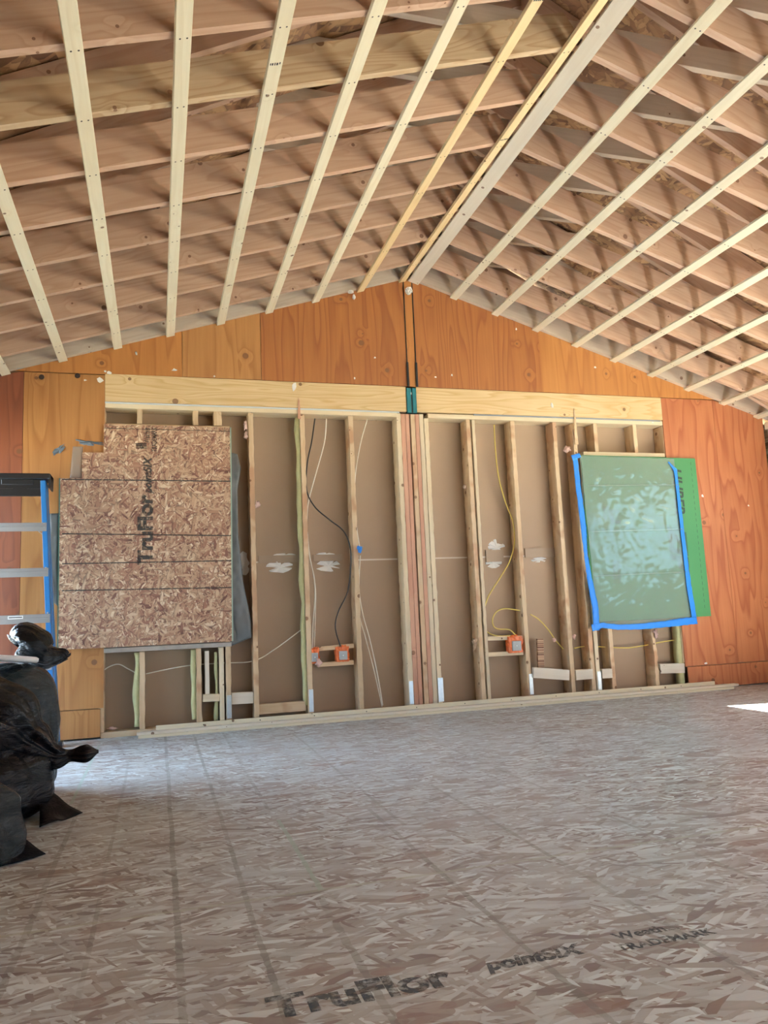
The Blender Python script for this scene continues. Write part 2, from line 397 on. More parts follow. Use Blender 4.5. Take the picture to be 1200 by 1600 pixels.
# ------------------------------------------------------------------ roof
SLR, RIDGE_B = .51, 4.295   # steep rafters: underside line z = RIDGE_B - SLR*|x-RX|
def rz_(x): return RIDGE_B - SLR*abs(x-RX)
for s, nm in ((-1, 'left'), (1, 'right')):
    xe = RX + s*4.2
    th = math.atan(SLR)
    up_ = .155/math.cos(th)
    pts = [(RX, rz_(RX)+up_), (xe, rz_(xe)+up_), (xe, rz_(xe)+up_+.014), (RX, rz_(RX)+up_+.014)]
    o = prism('ceiling', pts, YB-.4, 6.3, M['osb_roof'], kind='structure')
gcap = plain('gable_sheathing', (.33, .2, .12), .8)
prism('wall_far_gable', [(RX-4.0, rz_(RX-4.0)+.13), (RX+4.0, rz_(RX+4.0)+.13), (RX, rz_(RX)+.15)], 6.150, 6.2, gcap, kind='structure')
prism('wall_near_gable', [(RX-4.0, rz_(RX-4.0)+.13), (RX+4.0, rz_(RX+4.0)+.13), (RX, rz_(RX)+.15)], YB-.06, YB-.02, gcap, kind='structure')
cth = math.cos(math.atan(SL)); CH = .184
NJ = 12
def joist_mat(k, s):
    if k == 0: return M['fir_pale']
    if k == 7 and s < 0: return M['fir_yellow']
    if k in (9,) and s < 0: return M['fir_yellow']
    return M['fir']
tone = {'reddish_fir': 'reddish', 'pale_fir': 'whitish', 'yellow_fir': 'yellowish wavy-grained'}
for k in range(NJ):
    Yk = 5.967 if k == 0 else 5.655 - .4125*(k-1)
    for s, nm in ((-1, 'left'), (1, 'right')):
        xe = RX + s*3.75
        # centre line of the member
        off = .020 + CH/2/cth
        a = (RX + s*.0008, Yk, RZ+off); b = (xe, Yk, roofz(xe)+off)
        m = joist_mat(k, s)
        # plumb cut at the ridge: build as prism to get the vertical seam
        t_ = .019
        zt = .020
        hh = CH/cth
        bm = bmesh.new()
        L = 3.75/cth
        # local frame: X along slope
        ang = math.atan(SL)*s
        pr = []
        o_ = lumber('ceiling_joist', a, b, CH, .038, (0, 0, 1), m, bev=0,
                    label=f'{tone[m.name]} sloping joist on the {nm} side of the ridge, {ORD[k]} from the gable wall',
                    category='joist', group=f'sloping joists left of the ridge' if s < 0 else 'sloping joists right of the ridge')
        # shear the ridge end to a plumb cut
        for v_ in o_.data.vertices:
            if v_.co.x < .01: v_.co.x += (v_.co.y)*SL
    if k > 0:
        zc = 3.76
        lumber('collar_tie', (RX-1.53, Yk+.039, zc), (RX+1.53, Yk+.039, zc), .14, .038, (0, 0, 1), M['fir_pale'], bev=.001,
               label=f'horizontal collar tie above the joists, {ORD[k-1]} from the gable wall', category='collar tie', group='collar ties above the joists')
        for s, nm in ((-1, 'left'), (1, 'right')):
            h2 = .075/math.cos(math.atan(SLR)); xe = RX+s*4.0
            r_ = lumber('roof_rafter', (RX+s*.02, Yk+.002 if False else Yk+.0785, rz_(RX+.02)+h2), (xe, Yk+.0785, rz_(xe)+h2), .14, .038, (0, 0, 1), M['fir'], bev=.001,
                    label=f'steep upper rafter under the dark roof boards, {nm} side, {ORD[k-1]} from the gable wall', category='rafter', group=f'steep rafters on the {nm} side')
lumber('ridge_board', (RX, 6.1, rz_(RX)+.03), (RX, YB, rz_(RX)+.03), .19, .036, (0, 0, 1), M['fir'], label='ridge board at the very top of the roof where the steep rafters meet', category='ridge board')

# strapping boards under the joists
SP = .3876
lefts = [RX-.425-SP*i for i in range(8)]
rights = [RX+.42+SP*i for i in range(9)]
def strap(x, lbl, mat, w=.064, grp=None, y1=5.99, dz=0):
    sgn = -1 if x < RX else 1
    z = roofz(x) + .0095 + dz
    # along -Y; width direction follows the slope
    o = lumber('strapping_board', (x, y1, z), (x, -.4, z), w, .019, (1, 0, -SL*sgn), mat, label=lbl, category='strapping', group=grp, bev=.0015)
    return o
for i, x in enumerate(lefts):
    strap(x, f'pale strapping board on the left slope, {ORD[i]} from the ridge pair', M['strap_yellow'] if i == 0 else M['strap'], grp='strapping boards left of the ridge')
for i, x in enumerate(rights):
    strap(x, f'pale strapping board on the right slope, {ORD[i]} from the ridge pair', M['strap'], grp='strapping boards right of the ridge')
strap(RX-.048, 'narrow yellow strapping board left of the dark gap at the ridge', M['strap_yellow'], w=.060)
strap(RX+.055, 'wide whitish strapping board right of the dark gap at the ridge', M['whiteboard'], w=.095, y1=5.985)

def stamp(st, Y, n, seed):
    """row of small dark printed strokes across the underside of a strapping board"""
    rn = random.Random(seed); bm = bmesh.new(); y = -.026
    for q in range(n):
        w_ = rn.uniform(.004, .009); x0 = rn.uniform(-.008, -.004)
        box_bm(bm, x0, rn.uniform(.004, .009), y, y+w_, -.0101, -.0094); y += w_+rn.uniform(.003, .006)
    o = bm_obj('ink_stamp', bm, plain('stamp_ink', (.04, .04, .045), .8), st); o.location = (5.99-Y, 0, 0)
STR = [o for o in COL.objects if o.name.startswith('strapping_board')]
stamp(STR[3], 2.98, 5, 1); stamp(STR[0], 2.78, 5, 2); stamp(STR[17], 3.93, 5, 3); stamp(STR[10], 4.0, 6, 4)

# ------------------------------------------------------------------ far wall: plywood sheets
FY = 5.988; PB = 5.9995
def sheet(x0, x1, z0, z1, mat, lbl, gable=False, **k):
    if gable:
        g_ = .003
        top = lambda x: roofz(x)+.06
        pts = [(x0, z0), (x1, z0), (x1, top(x1))]
        if x0 < RX < x1: pts.append((RX, top(RX)))
        pts.append((x0, top(x0)))
    else: pts = [(x0, z0), (x1, z0), (x1, z1), (x0, z1)]
    return prism('plywood_sheet', pts, FY, PB, mat, label=lbl, category='plywood', **k)
G = .0025
def ztop(x): return roofz(x)+.06
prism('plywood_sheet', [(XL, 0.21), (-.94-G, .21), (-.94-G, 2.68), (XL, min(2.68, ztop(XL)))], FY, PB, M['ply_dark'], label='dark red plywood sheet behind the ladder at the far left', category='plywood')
prism('plywood_sheet', [(-.94, .625), (-.70, .625), (-.70, .21), (-.94, .21)][::-1]+[(-.94, 2.675), (-.38, 2.675), (-.38, 2.29), (-.38, .625)][0:0] + [(-.94, 2.675), (-.38, 2.675), (-.38, .215), (-.70, .215)], FY, PB, M['ply_gold'], label='golden plywood sheet between the ladder and the flake board', category='plywood') if False else \
sheet(-.94, -.38, .2145, 2.675, M['ply_gold'], 'golden plywood sheet with two bolt holes between ladder and flake board')
sheet(-.94, -.40, .012, .209, M['ply_gold'], 'low golden plywood strip at floor level beside the black bags')
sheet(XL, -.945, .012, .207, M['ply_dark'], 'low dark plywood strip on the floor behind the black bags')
sheet(-.70+XL*0-.30, .188, 2.682, 0, M['ply_mid'], 'orange gable plywood above the left end of the header', gable=True)
sheet(.192, .80, 2.692, 0, M['ply_gold'], 'golden gable plywood panel with a row of knots, above the header', gable=True)
sheet(.804, 2.034, 2.692, 0, M['ply_red'], 'large dark red gable plywood sheet left of the ridge', gable=True)
sheet(2.045, 2.112, 2.692, 0, M['ply_mid'], 'narrow plywood strip up the middle of the gable between two black joints', gable=True)
sheet(2.124, 3.30, 2.692, 0, M['ply_red'], 'large dark red gable plywood sheet right of the ridge', gable=True)
sheet(3.3003, 5.2, 2.692, 0, M['ply_mid'], 'orange gable plywood tapering down to the right above the header', gable=True)
sheet(4.53, 5.10, .209, 2.685, M['ply_right'], 'salmon plywood sheet beside the green panel, right of the studs')
prism('plywood_sheet', [(5.103, .212), (XR+.0, .208), (XR, ztop(XR)), (5.103, 2.685)], FY, PB, M['ply_right'], label='salmon plywood sheet with swirling knots in the right corner', category='plywood')
sheet(4.55, XR, .012, .204, M['ply_right'], 'low salmon plywood strip along the floor at the right')
blk = plain('black_paint', (.012, .012, .014), .5)
# black joints and thicker steel edges above the bracket
for x, n_ in ((2.0395, 'left'), (2.118, 'right')):
    bm = bmesh.new(); box_bm(bm, -.003, .003, -.004, .004, 0, ztop(x)-2.70); box_bm(bm, -.009, .009, -.012, .0, 0, .21, .001)
    o = bm_obj('steel_strip', bm, blk, label=f'black steel strip up the gable, {n_} of the narrow plywood strip', category='strip'); o.location = (x, 5.987, 2.692)

# plates, header
box('bottom_plate', -.40, 4.55, 6.0005, 6.14, 0.0, .040, M['stud'], bev=.002, label='wooden bottom plate on the floor under the exposed studs', category='plate')
def hx(name, x0, x1, y0, y1, z0, z1, mat, lbl, cat, rough=0, bev=.002, **k):
    return lumber(name, (x0, (y0+y1)/2, (z0+z1)/2), (x1, (y0+y1)/2, (z0+z1)/2), z1-z0, y1-y0, (0, 0, 1), mat, bev=bev, rough=rough, label=lbl, category=cat, **k)
hx('header_beam', -.378, 2.016, 5.985, 6.02, 2.472, 2.688, M['header'], 'yellow lumber header beam left of the teal bracket', 'beam')
hx('header_beam', 2.106, 4.528, 5.985, 6.02, 2.472, 2.688, M['header'], 'yellow lumber header beam right of the teal bracket', 'beam')
box('blocking', -.378, 4.528, 6.022, 6.14, 2.472, 3.6, gcap, label='dark sheathing behind the header and gable plywood', category='sheathing') if False else None
hx('top_plate', -.378, 1.93, 5.992, 6.14, 2.425, 2.463, M['stud_pale'], 'pale top plate under the left header beam', 'plate')
hx('top_plate', 2.205, 4.528, 5.992, 6.14, 2.425, 2.463, M['stud_pale'], 'pale top plate under the right header beam', 'plate')
wm = plain('white_metal_edge', (.62, .68, .72), .35, var=.05)
box('metal_edge_strip', -.378, 1.95, 5.984, 5.991, 2.4585, 2.4695, wm, label='thin whitish metal edge strip under the left header beam', category='strip')
box('metal_edge_strip', 2.62, 4.50, 5.984, 5.991, 2.4585, 2.4695, plain('grey_metal_edge', (.22, .25, .28), .4), label='thin dark metal edge strip under the right header beam', category='strip')

# teal bracket
teal = plain('teal_paint', (.008, .14, .165), .45)
br = empty('steel_bracket', (2.061, 5.985, 2.46), 'teal painted steel bracket at the middle of the header between the two beams', 'bracket')
bm = bmesh.new(); box_bm(bm, -.042, -.006, -.012, .03, 0, .215, .002); box_bm(bm, .006, .042, -.012, .03, 0, .215, .002); box_bm(bm, -.042, .042, .004, .03, 0, .215); o = bm_obj('bracket_plate', bm, teal, br)
bm = bmesh.new(); box_bm(bm, -.0055, .0055, -.006, .003, 0, .17); bm_obj('slot', bm, blk, br)
wht = plain('white_scrap', (.85, .85, .83), .8, var=.05)

# ------------------------------------------------------------------ studs
def stud(x, z0, z1, mat, lbl, w=.038, rough=.005, y0=6.001, y1=6.139, name='wall_stud', cat='stud', lean=0, group='exposed wall studs', **k):
    return lumber(name, (x, (y0+y1)/2, z0), (x+lean, (y0+y1)/2, z1), y1-y0, w, (0, 1, 0), mat, rough=rough, label=lbl, category=cat, group=group, **k)
Z0, Z1 = .041, 2.424
stud(.712, Z0, Z1, M['stud'], 'exposed stud just right of the flake board and grey plastic', group=None)
stud(1.125, Z0, Z1, M['stud'], 'ragged exposed stud with greenish foam on its left side, left of the two orange boxes')
stud(1.53, Z0, Z1, M['stud'], 'exposed stud right of the black cable, holding a knot of blue tape')
stud(1.944, Z0, Z1+.035, M['stud_pale'], 'pale stud at the left edge of the central post pack')
stud(1.983, Z0, 2.455, M['stud_red'], 'reddish stud in the central post pack, left one of the red pair', rough=.002)
stud(2.0225-.0015, Z0, 2.455, M['stud_red'], 'reddish stud directly left of the black gap in the central posts', w=.034, rough=.002)
stud(2.070, Z0, 2.455, M['stud'], 'tan stud directly right of the black gap in the central posts', rough=.002)
stud(2.108, Z0, 2.455, M['stud_red'], 'pinkish stud in the right half of the central post pack', w=.034, rough=.002)
stud(2.146, Z0, Z1+.035, M['stud_pale'], 'pale stud in the right half of the central post pack, second from its right edge', rough=.003)
stud(2.189, Z0, Z1, M['stud_pale'], 'pale stud at the right edge of the central post pack')
stud(2.572, Z0, Z1, M['stud'], 'thick half of the doubled stud right of the central posts')
stud(2.620, Z0, Z1, M['stud_pale'], 'thin pale half of the doubled stud right of the central posts', w=.028)
stud(2.992, Z0, Z1, M['stud'], 'exposed stud right of the yellow cable and orange box')
stud(3.402, Z0, Z1, M['stud'], 'exposed stud midway between the yellow cable bay and the green panel')
stud(3.600, Z0, Z1, M['stud'], 'exposed stud along the left edge of the green panel, outer one')
stud(3.650, Z0, 2.12, M['stud_pale'], 'shorter pale trimmer stud under the blue tape at the left of the green panel')
stud(4.545, .21, 2.42, M['stud'], 'stud at the right edge of the opening, half behind the salmon plywood', rough=0)
stud(-.395, Z0, 2.42, M['stud'], 'stud at the left edge of the opening, half behind the golden plywood', rough=0, y0=6.002)
# window framing right
hx('window_header', 3.672, 4.525, 5.999, 6.13, 2.125, 2.160, M['stud_pale'], 'pale flat framing board along the top of the green panel', 'board')
stud(3.815, 2.162, Z1, M['stud'], 'short cripple stud above the green panel, left one of the two', group='short studs above the green panel')
stud(4.228, 2.162, Z1, M['stud'], 'short cripple stud above the green panel, right one of the two', group='short studs above the green panel')
hx('window_sill_board', 3.672, 4.525, 6.002, 6.13, .600, .638, M['stud'], 'framing sill board under the green panel behind the blue tape', 'board')
stud(3.800, Z0, .598, M['stud'], 'short stud under the green panel, left one of the two', group='short studs under the green panel')
stud(4.240, Z0, .598, M['stud'], 'short ragged stud under the green panel, right one of the two', group='short studs under the green panel', rough=.012)
# window framing left
for x, l_ in ((-.13, 'first'), (.285, 'second'), (.455, 'third')):
    stud(x, 2.31, Z1, M['stud'], f'short cripple stud above the flake board, {l_} from the left', group='short studs above the flake board', w=.038 if x < .4 else .06)
hx('window_header', -.37, .545, 6.002, 6.13, 2.272, 2.308, M['stud'], 'framing board behind the top edge of the flake board', 'board')
greyply = plain('dusty_grey_film', (.42, .38, .33), .4, var=.35, vs=12)
hx('window_sill_board', -.66, .53, 5.992, 6.12, .592, .628, greyply, 'sill board wrapped in dusty grey film under the flake board', 'board') if False else \
hx('window_sill_board', -.376, .53, 5.975, 6.12, .600, .634, greyply, 'sill board wrapped in dusty grey film under the flake board', 'board')
stud(-.115, Z0, .598, M['stud'], 'short red-stained stud under the flake board, first from the left', group='short studs under the flake board')
stud(.289, Z0, .598, M['stud'], 'short stained stud under the flake board, second from the left', group='short studs under the flake board')
stud(.350, .215, .575, M['whiteboard'], 'clean short white block hanging beside the second short stud under the flake board', group=None, w=.032, rough=0, y0=6.02)
stud(.455, .06, .598, M['stud_pale'], 'short pale stud under the right end of the flake board', group='short studs under the flake board', w=.034, rough=0)
stud(.505, Z0, 2.27, M['stud'], 'stud at the right edge of the flake board with a metal plate at its foot', group='short studs under the flake board')
# foam strips
foam = plain('green_foam', (.50, .50, .27), .85, var=.2, vs=20, bump=.6, bs=60)
def foamstrip(x, z0, z1, w, lbl, seed):
    rn = random.Random(seed); bm = bmesh.new(); n = 26
    L_ = []
    for i in range(n+1):
        z = z0+(z1-z0)*i/n; ww = w*(.6+.6*noise.noise(Vector((seed, z*5, 0)))+.15)
        L_.append([bm.verts.new(p) for p in ((0, -.0, z-z0), (-ww, .012, z-z0), (-ww*.8, .075, z-z0), (0, .11, z-z0))])
    for a, b in zip(L_, L_[1:]):
        for k in range(3): bm.faces.new((a[k], a[k+1], b[k+1], b[k]))
        bm.faces.new((a[3], a[0], b[0], b[3]))
    bm.faces.new(L_[0]); bm.faces.new(L_[-1][::-1])
    o = bm_obj('foam_strip', bm, foam, label=lbl, category='foam', smooth=True); o.location = (x, 6.012, z0)
foamstrip(1.103, .12, 2.40, .040, 'long yellow green foam strip on the stud left of the orange boxes', 3)
foamstrip(-.137, .06, .59, .05, 'pale green foam on the first short stud under the flake board', 8)
foamstrip(.268, .08, .59, .05, 'pale green foam on the second short stud under the flake board', 12)
foamstrip(.425, .06, .56, .03, 'olive foam strip between the short block and pale stud under the flake board', 14)
foamstrip(4.524, .05, .60, .05, 'olive foam beside the salmon plywood, low under the green panel', 19)
# torn slivers sticking over the header
def sliver(x, z0, z1, w, mat, lbl):
    bm = bmesh.new(); n = 10
    rows = []
    for i in range(n+1):
        t = i/n; ww = w*(1-t)**.6+.002; q = .004*noise.noise(Vector((x*9, t*6, 0)))
        rows.append([bm.verts.new(p) for p in ((-ww/2+q, -.006, t*(z1-z0)), (ww/2+q, -.006, t*(z1-z0)), (ww/2+q, 0, t*(z1-z0)), (-ww/2+q, 0, t*(z1-z0)))])
    for a, b in zip(rows, rows[1:]):
        for k in range(4): bm.faces.new((a[k], a[(k+1) % 4], b[(k+1) % 4], b[k]))
    bm.faces.new(rows[0][::-1]); bm.faces.new(rows[-1])
    o = bm_obj('wood_sliver', bm, mat, label=lbl, category='splinter'); o.location = (x, 5.983, z0)
sliver(1.098, 2.38, 2.55, .022, M['stud_red'], 'torn wood sliver standing over the header at the foam-sided stud')
sliver(3.60, 2.22, 2.55, .030, M['stud'], 'torn wood sliver standing over the header above the green panel corner')
# galvanised plates
def galv(x, z0, z1, lbl, w=.034, y=5.9985, ang=0):
    bm = bmesh.new(); box_bm(bm, -w/2, w/2, -.002, .006, 0, z1-z0, .0008)
    for q in range(5):
        for s_ in (-1, 1):
            zz = (z1-z0)*(q+.5)/5
            r_ = bmesh.ops.create_cone(bm, cap_ends=True, segments=8, radius1=.0035, radius2=.0025, depth=.003, matrix=Matrix.Translation((s_*w*.25, -.003, zz+.006*s_)) @ Matrix.Rotation(R(90), 4, 'X'))
    o = bm_obj('metal_tie', bm, M['galv'], label=lbl, category='metal plate', group='metal ties at the stud feet'); o.location = (x, y, z0); o.rotation_euler.y = ang
M['galv'] = plain('galvanised_steel', (.62, .68, .70), .35, metal=.85, var=.15, vs=25)
galv(.507, .07, .24, 'perforated metal tie at the stud foot under the right end of the flake board')
galv(1.13, .07, .24, 'perforated metal tie at the foot of the foam-sided stud')
galv(1.944, .07, .25, 'perforated metal tie at the left foot of the central posts')
galv(2.195, .07, .26, 'perforated metal tie at the right foot of the central posts', w=.045)
galv(3.005, .07, .24, 'perforated metal tie at the stud foot right of the orange box')
galv(3.655, .06, .22, 'perforated metal tie at the stud foot left under the green panel')
# blocks
def block(u0, v0, u1, v1, h, lbl, mat, tilt=0, y=6.02, t=.038, cat='block', name='wood_block', **k):
    a = P(u0, v0, y); b = P(u1, v1, y)
    return lumber(name, (a.x, y+t/2, a.z), (b.x, y+t/2, b.z), h, t, (0, 0, 1), mat, label=lbl, category=cat, **k)
block(362, 1092, 396, 1090, .085, 'pale wood block between the flake board stud and the next stud, near the floor', M['whiteboard'])
block(402, 1109, 478, 1103, .075, 'long pale block lying on the bottom plate left of the foam-sided stud', M['stud'])
block(317, 1091, 343, 1090, .055, 'small wood block low under the flake board between two short studs', M['stud_pale'], y=6.0)
block(834, 1051, 890, 1055, .088, 'tilted white block with torn brown marks right of the orange box bay', M['whiteboard'], y=5.975)
block(900, 1055, 927, 1053, .085, 'white block left of the metal tie under the green panel', M['whiteboard'], y=6.0)
block(941, 1053, 957, 1052, .080, 'small white block right of the metal tie under the green panel', M['whiteboard'], y=6.0)
block(1032, 1045, 1070, 1044, .085, 'white block against the salmon plywood under the green panel', M['whiteboard'], y=6.0)
a = P(845, 1043, 6.06); b = P(845, 998, 6.06)
lumber('flake_scrap', (a.x, 6.06, a.z), (b.x-.01, 6.06, b.z), .06, .02, (1, 0, 0), M['osb_board'], label='narrow flake board scrap standing on the tilted white block', category='scrap')
block(487, 1015, 553, 1009, .034, 'upper wooden rail that carries the two orange boxes', M['stud'], y=6.03, cat='rail', name='wood_rail')
block(496, 1039, 553, 1035, .034, 'lower wooden rail below the two orange boxes', M['stud'], y=6.03, cat='rail', name='wood_rail')
block(762, 998, 818, 996, .034, 'upper wooden rail beside the single orange box', M['stud_pale'], y=6.03, cat='rail', name='wood_rail')
block(763, 1023, 818, 1020, .034, 'lower wooden rail beneath the single orange box', M['stud_pale'], y=6.03, cat='rail', name='wood_rail')
# seam and torn paper on the brown sheathing
seam = plain('white_seam', (.62, .56, .48), .8)
for x0, x1 in ((.73, 1.10), (1.55, 1.92), (2.21, 2.55), (2.64, 2.97), (3.01, 3.38)):
    o = box('sheathing_seam', x0, x1, 6.1385, 6.1418, 1.237, 1.249, seam); own(o, wb)
def patch(u, v, w, h, seed, n=14):
    p = P(u, v, 6.141); o = scrap('torn_paper_patch', (p.x, 6.1415, p.z), w, wht, seed, n=n, thick=.002, asp=h/w, rmin=.86); own(o, wb)
patch(437, 886, .12, .050, 1); patch(513, 884, .11, .055, 2); patch(445, 868, .10, .02, 3); patch(508, 867, .09, .02, 4)
patch(382, 880, .05, .10, 5); patch(776, 856, .085, .080, 6, 22); patch(771, 880, .085, .045, 7); patch(843, 875, .10, .025, 8)
cb = plain('cardboard_tab', (.33, .25, .18), .8)
for u0, v0, u1, v1 in ((404, 877, 470, 873), (490, 874, 535, 872), (760, 875, 786, 865), (821, 868, 868, 862)):
    a = P(u0, v0+3, 6.13); b = P(u1, v1-6, 6.13)
    o = box('brown_tab', a.x, b.x, 6.128, 6.1375, min(a.z, b.z), max(a.z, b.z), cb); own(o, wb)

# ------------------------------------------------------------------ cables and boxes
cw = plain('white_cable', (.78, .74, .64), .5); ck = plain('black_cable', (.015, .015, .015), .4); cyl_ = plain('yellow_cable', (.66, .52, .12), .45)
def cable(pts, mat, lbl, y=6.05, r=.0055, cat='cable', parent=None, ys=None, **k):
    pp = [P(u, v, (ys[i] if ys else y)) for i, (u, v) in enumerate(pts)]
    return tube('cable', pp, r, mat, parent, label=lbl, category=cat, **k)
cable([(492, 654), (487, 690), (480, 725), (479, 765), (492, 792), (515, 812), (537, 830), (547, 855), (548, 885), (543, 925), (529, 955), (524, 980), (532, 1010)], ck, 'black cable curving down to the right one of the two orange boxes', y=6.02)
cable([(510, 654), (507, 690), (495, 735), (484, 775), (480, 800), (480, 830), (484, 870), (491, 905), (492, 935), (489, 975), (488, 1013)], cw, 'white cable from the top plate down to the left orange box', y=6.025, r=.005)
cable([(483, 865), (492, 912), (493, 945), (492, 980), (491, 1013)], cw, 'second white cable doubled beside the first above the left orange box', y=6.045, r=.0045)
cable([(574, 655), (564, 690), (556, 735), (554, 775), (556, 815), (562, 855)], cw, 'white cable hanging behind the stud down to the blue tape knot', y=6.02, r=.0045)
cable([(563, 868), (561, 920), (567, 960), (578, 1000), (590, 1055), (598, 1102)], cw, 'white cable from the blue tape knot to the floor, right one of two', y=6.03, r=.0045)
cable([(559, 868), (560, 950), (572, 1000), (585, 1050), (597, 1104)], cw, 'white cable from the blue tape knot to the floor, left one of two', y=6.05, r=.0045)
cable([(160, 1049), (172, 1041), (186, 1038), (200, 1045), (215, 1053)], cw, 'short white cable under the flake board by the golden plywood', y=6.05, r=.004)
cable([(228, 1053), (255, 1047), (295, 1040), (345, 1036), (395, 1033), (430, 1014), (472, 983)], cw, 'long white cable running through the studs under the flake board', y=6.075, r=.004)
cable([(772, 664), (774, 700), (779, 745), (790, 785), (801, 815), (804, 845), (797, 875), (783, 900), (764, 930), (757, 950)], cyl_, 'yellow cable hanging from the top plate right of the doubled stud', y=6.06, r=.0055)
cable([(757, 984), (767, 991), (780, 994), (797, 993)], cyl_, 'short yellow cable entering the single orange box from the left', y=6.04, r=.005)
cable([(806, 993), (796, 984), (779, 983), (771, 978), (770, 966), (777, 955), (790, 951), (812, 954)], cyl_, 'yellow cable looped above the single orange box', y=6.03, r=.005)
cable([(829, 960), (842, 968), (856, 983), (868, 1000), (880, 1014)], cyl_, 'yellow cable slanting between the two studs right of the orange box', y=6.06, r=.005)
cable([(897, 1013), (915, 1010), (945, 1011), (966, 1012), (985, 1012), (1010, 1008), (1035, 1003), (1062, 999)], cyl_, 'long yellow cable running level under the green panel', y=6.075, r=.005)
orange = plain('orange_plastic_bag', (.72, .16, .04), .35, var=.3, vs=30, bump=.8, bs=60)
greyb = plain('grey_box_cover', (.32, .34, .35), .35, var=.15)
def outlet(u, v, s, lbl, seed, w=.10, h=.115):
    p = P(u, v, 6.02)
    e = empty('outlet_box', (p.x, 6.02, p.z-h/2), lbl, 'electrical box', 'outlet boxes in orange film')
    bm = bmesh.new(); bmesh.ops.create_cube(bm, size=1)
    bmesh.ops.subdivide_edges(bm, edges=bm.edges[:], cuts=7, use_grid_fill=True)
    for q in bm.verts:
        c = q.co.copy(); n_ = noise.noise(c*7+Vector((seed, 0, 0)))
        q.co = Vector((c.x*w*(1+.22*n_), c.y*.07+.02, (c.z+.5)*h*(1+.12*n_)))
        q.co += Vector((0, -.006*noise.noise(c*11), .006*n_))
    bm_obj('orange_wrap', bm, orange, e, smooth=False)
    bm = bmesh.new(); box_bm(bm, -w*.30, w*.34, -.030, -.012, h*.12, h*.72, .003); bm_obj('cover_plate', bm, greyb, e)
    bm = bmesh.new(); bmesh.ops.create_cone(bm, cap_ends=True, segments=12, radius1=.005, radius2=.004, depth=.004, matrix=Matrix.Translation((0, -.032, h*.42)) @ Matrix.Rotation(R(90), 4, 'X')); bm_obj('screw', bm, M['galv'], e)
outlet(491, 1025, 1, 'grey outlet box in orange film against the foam-sided stud, left one of the pair', 1, w=.075)
outlet(535, 1022, 1, 'grey outlet box in orange film at the end of the black cable', 2, w=.10)
outlet(805, 1007, 1, 'grey outlet box in crumpled orange film at the yellow cable loop', 3, w=.125, h=.135)
bt = plain('blue_tape', (.012, .21, .72), .55, var=.12, vs=14, bump=.4, bs=25)
p = P(562, 858, 5.99); scrap('tape_knot', (p.x, 5.995, p.z), .035, bt, 21, thick=.01, asp=1.1, label='small knot of blue tape on the stud above the white cables', category='tape')

# insulation tufts
pink = plain('pink_insulation', (.72, .50, .44), .95, var=.2, vs=30)
def tuft(u, v, s, lbl, seed, mat=pink, y=5.985, n=6, asp=1.4):
    rn = random.Random(seed); p = P(u, v, y); bm = bmesh.new()
    for i in range(n):
        a = rn.uniform(0, 2*math.pi); L_ = s*rn.uniform(.5, 1.1)
        d = Vector((math.cos(a), rn.uniform(-.35, .15), math.sin(a)*asp))
        pts = [Vector((0, 0, 0))+d*L_*t + Vector((rn.uniform(-1, 1), rn.uniform(-1, 0), rn.uniform(-1, 1)))*s*.12*t for t in (0, .35, .7, 1)]
        r0 = s*rn.uniform(.06, .16)
        tube_bm(bm, smoothpath(pts, 3), lambda t, r0=r0: r0*(1-t)+.0012, 5)
    old = set(bm.verts); bmesh.ops.create_icosphere(bm, subdivisions=3, radius=s*.5)
    for q in bm.verts:
        if q in old: continue
        n_ = q.co.normalized(); q.co = n_*s*.5*(.75+.9*noise.noise(n_*1.9+Vector((seed*3.1, 0, 0)))+.35*noise.noise(n_*6)); q.co.z *= asp; q.co.y *= .5
    o = bm_obj('insulation_tuft', bm, mat, label=lbl, category='insulation', group='torn insulation tufts', smooth=True); o.location = p
tuft(383, 665, .035, 'pink insulation tuft at the top left of the first full stud', 1, asp=2)
tuft(384, 680, .03, 'pink insulation strand just below the topmost tuft beside the flake board', 2, asp=2)
tuft(403, 788, .04, 'pink insulation tuft on the right edge of the stud, halfway above the torn patches', 3)
tuft(498, 1035, .05, 'large pink insulation tuft hanging over the left orange box', 4, asp=1.2)
tuft(886, 702, .065, 'big pink insulation bundle beside the top corner of the green panel', 5, n=20, asp=1.1)
tuft(726, 760, .03, 'brownish insulation tuft halfway up the doubled stud', 6, mat=plain('dirty_insulation', (.42, .30, .22), .95))
tuft(742, 1005, .045, 'brown insulation tuft low on the left of the doubled stud', 7, mat=plain('brown_insulation', (.36, .25, .17), .95), asp=2)
tuft(866, 1000, .03, 'pale insulation tuft wrapped on the slanting yellow cable', 8, y=6.04)
tuft(897, 995, .03, 'pale insulation tuft left of the blue tape corner', 9, y=6.02)
tuft(1025, 990, .045, 'stringy pale insulation tuft on the ragged short stud under the green panel', 10, n=14, asp=1.8)
tuft(175, 1138, .07, 'pink insulation scrap lying on the bottom plate by the golden plywood', 11, y=6.05, asp=.3)

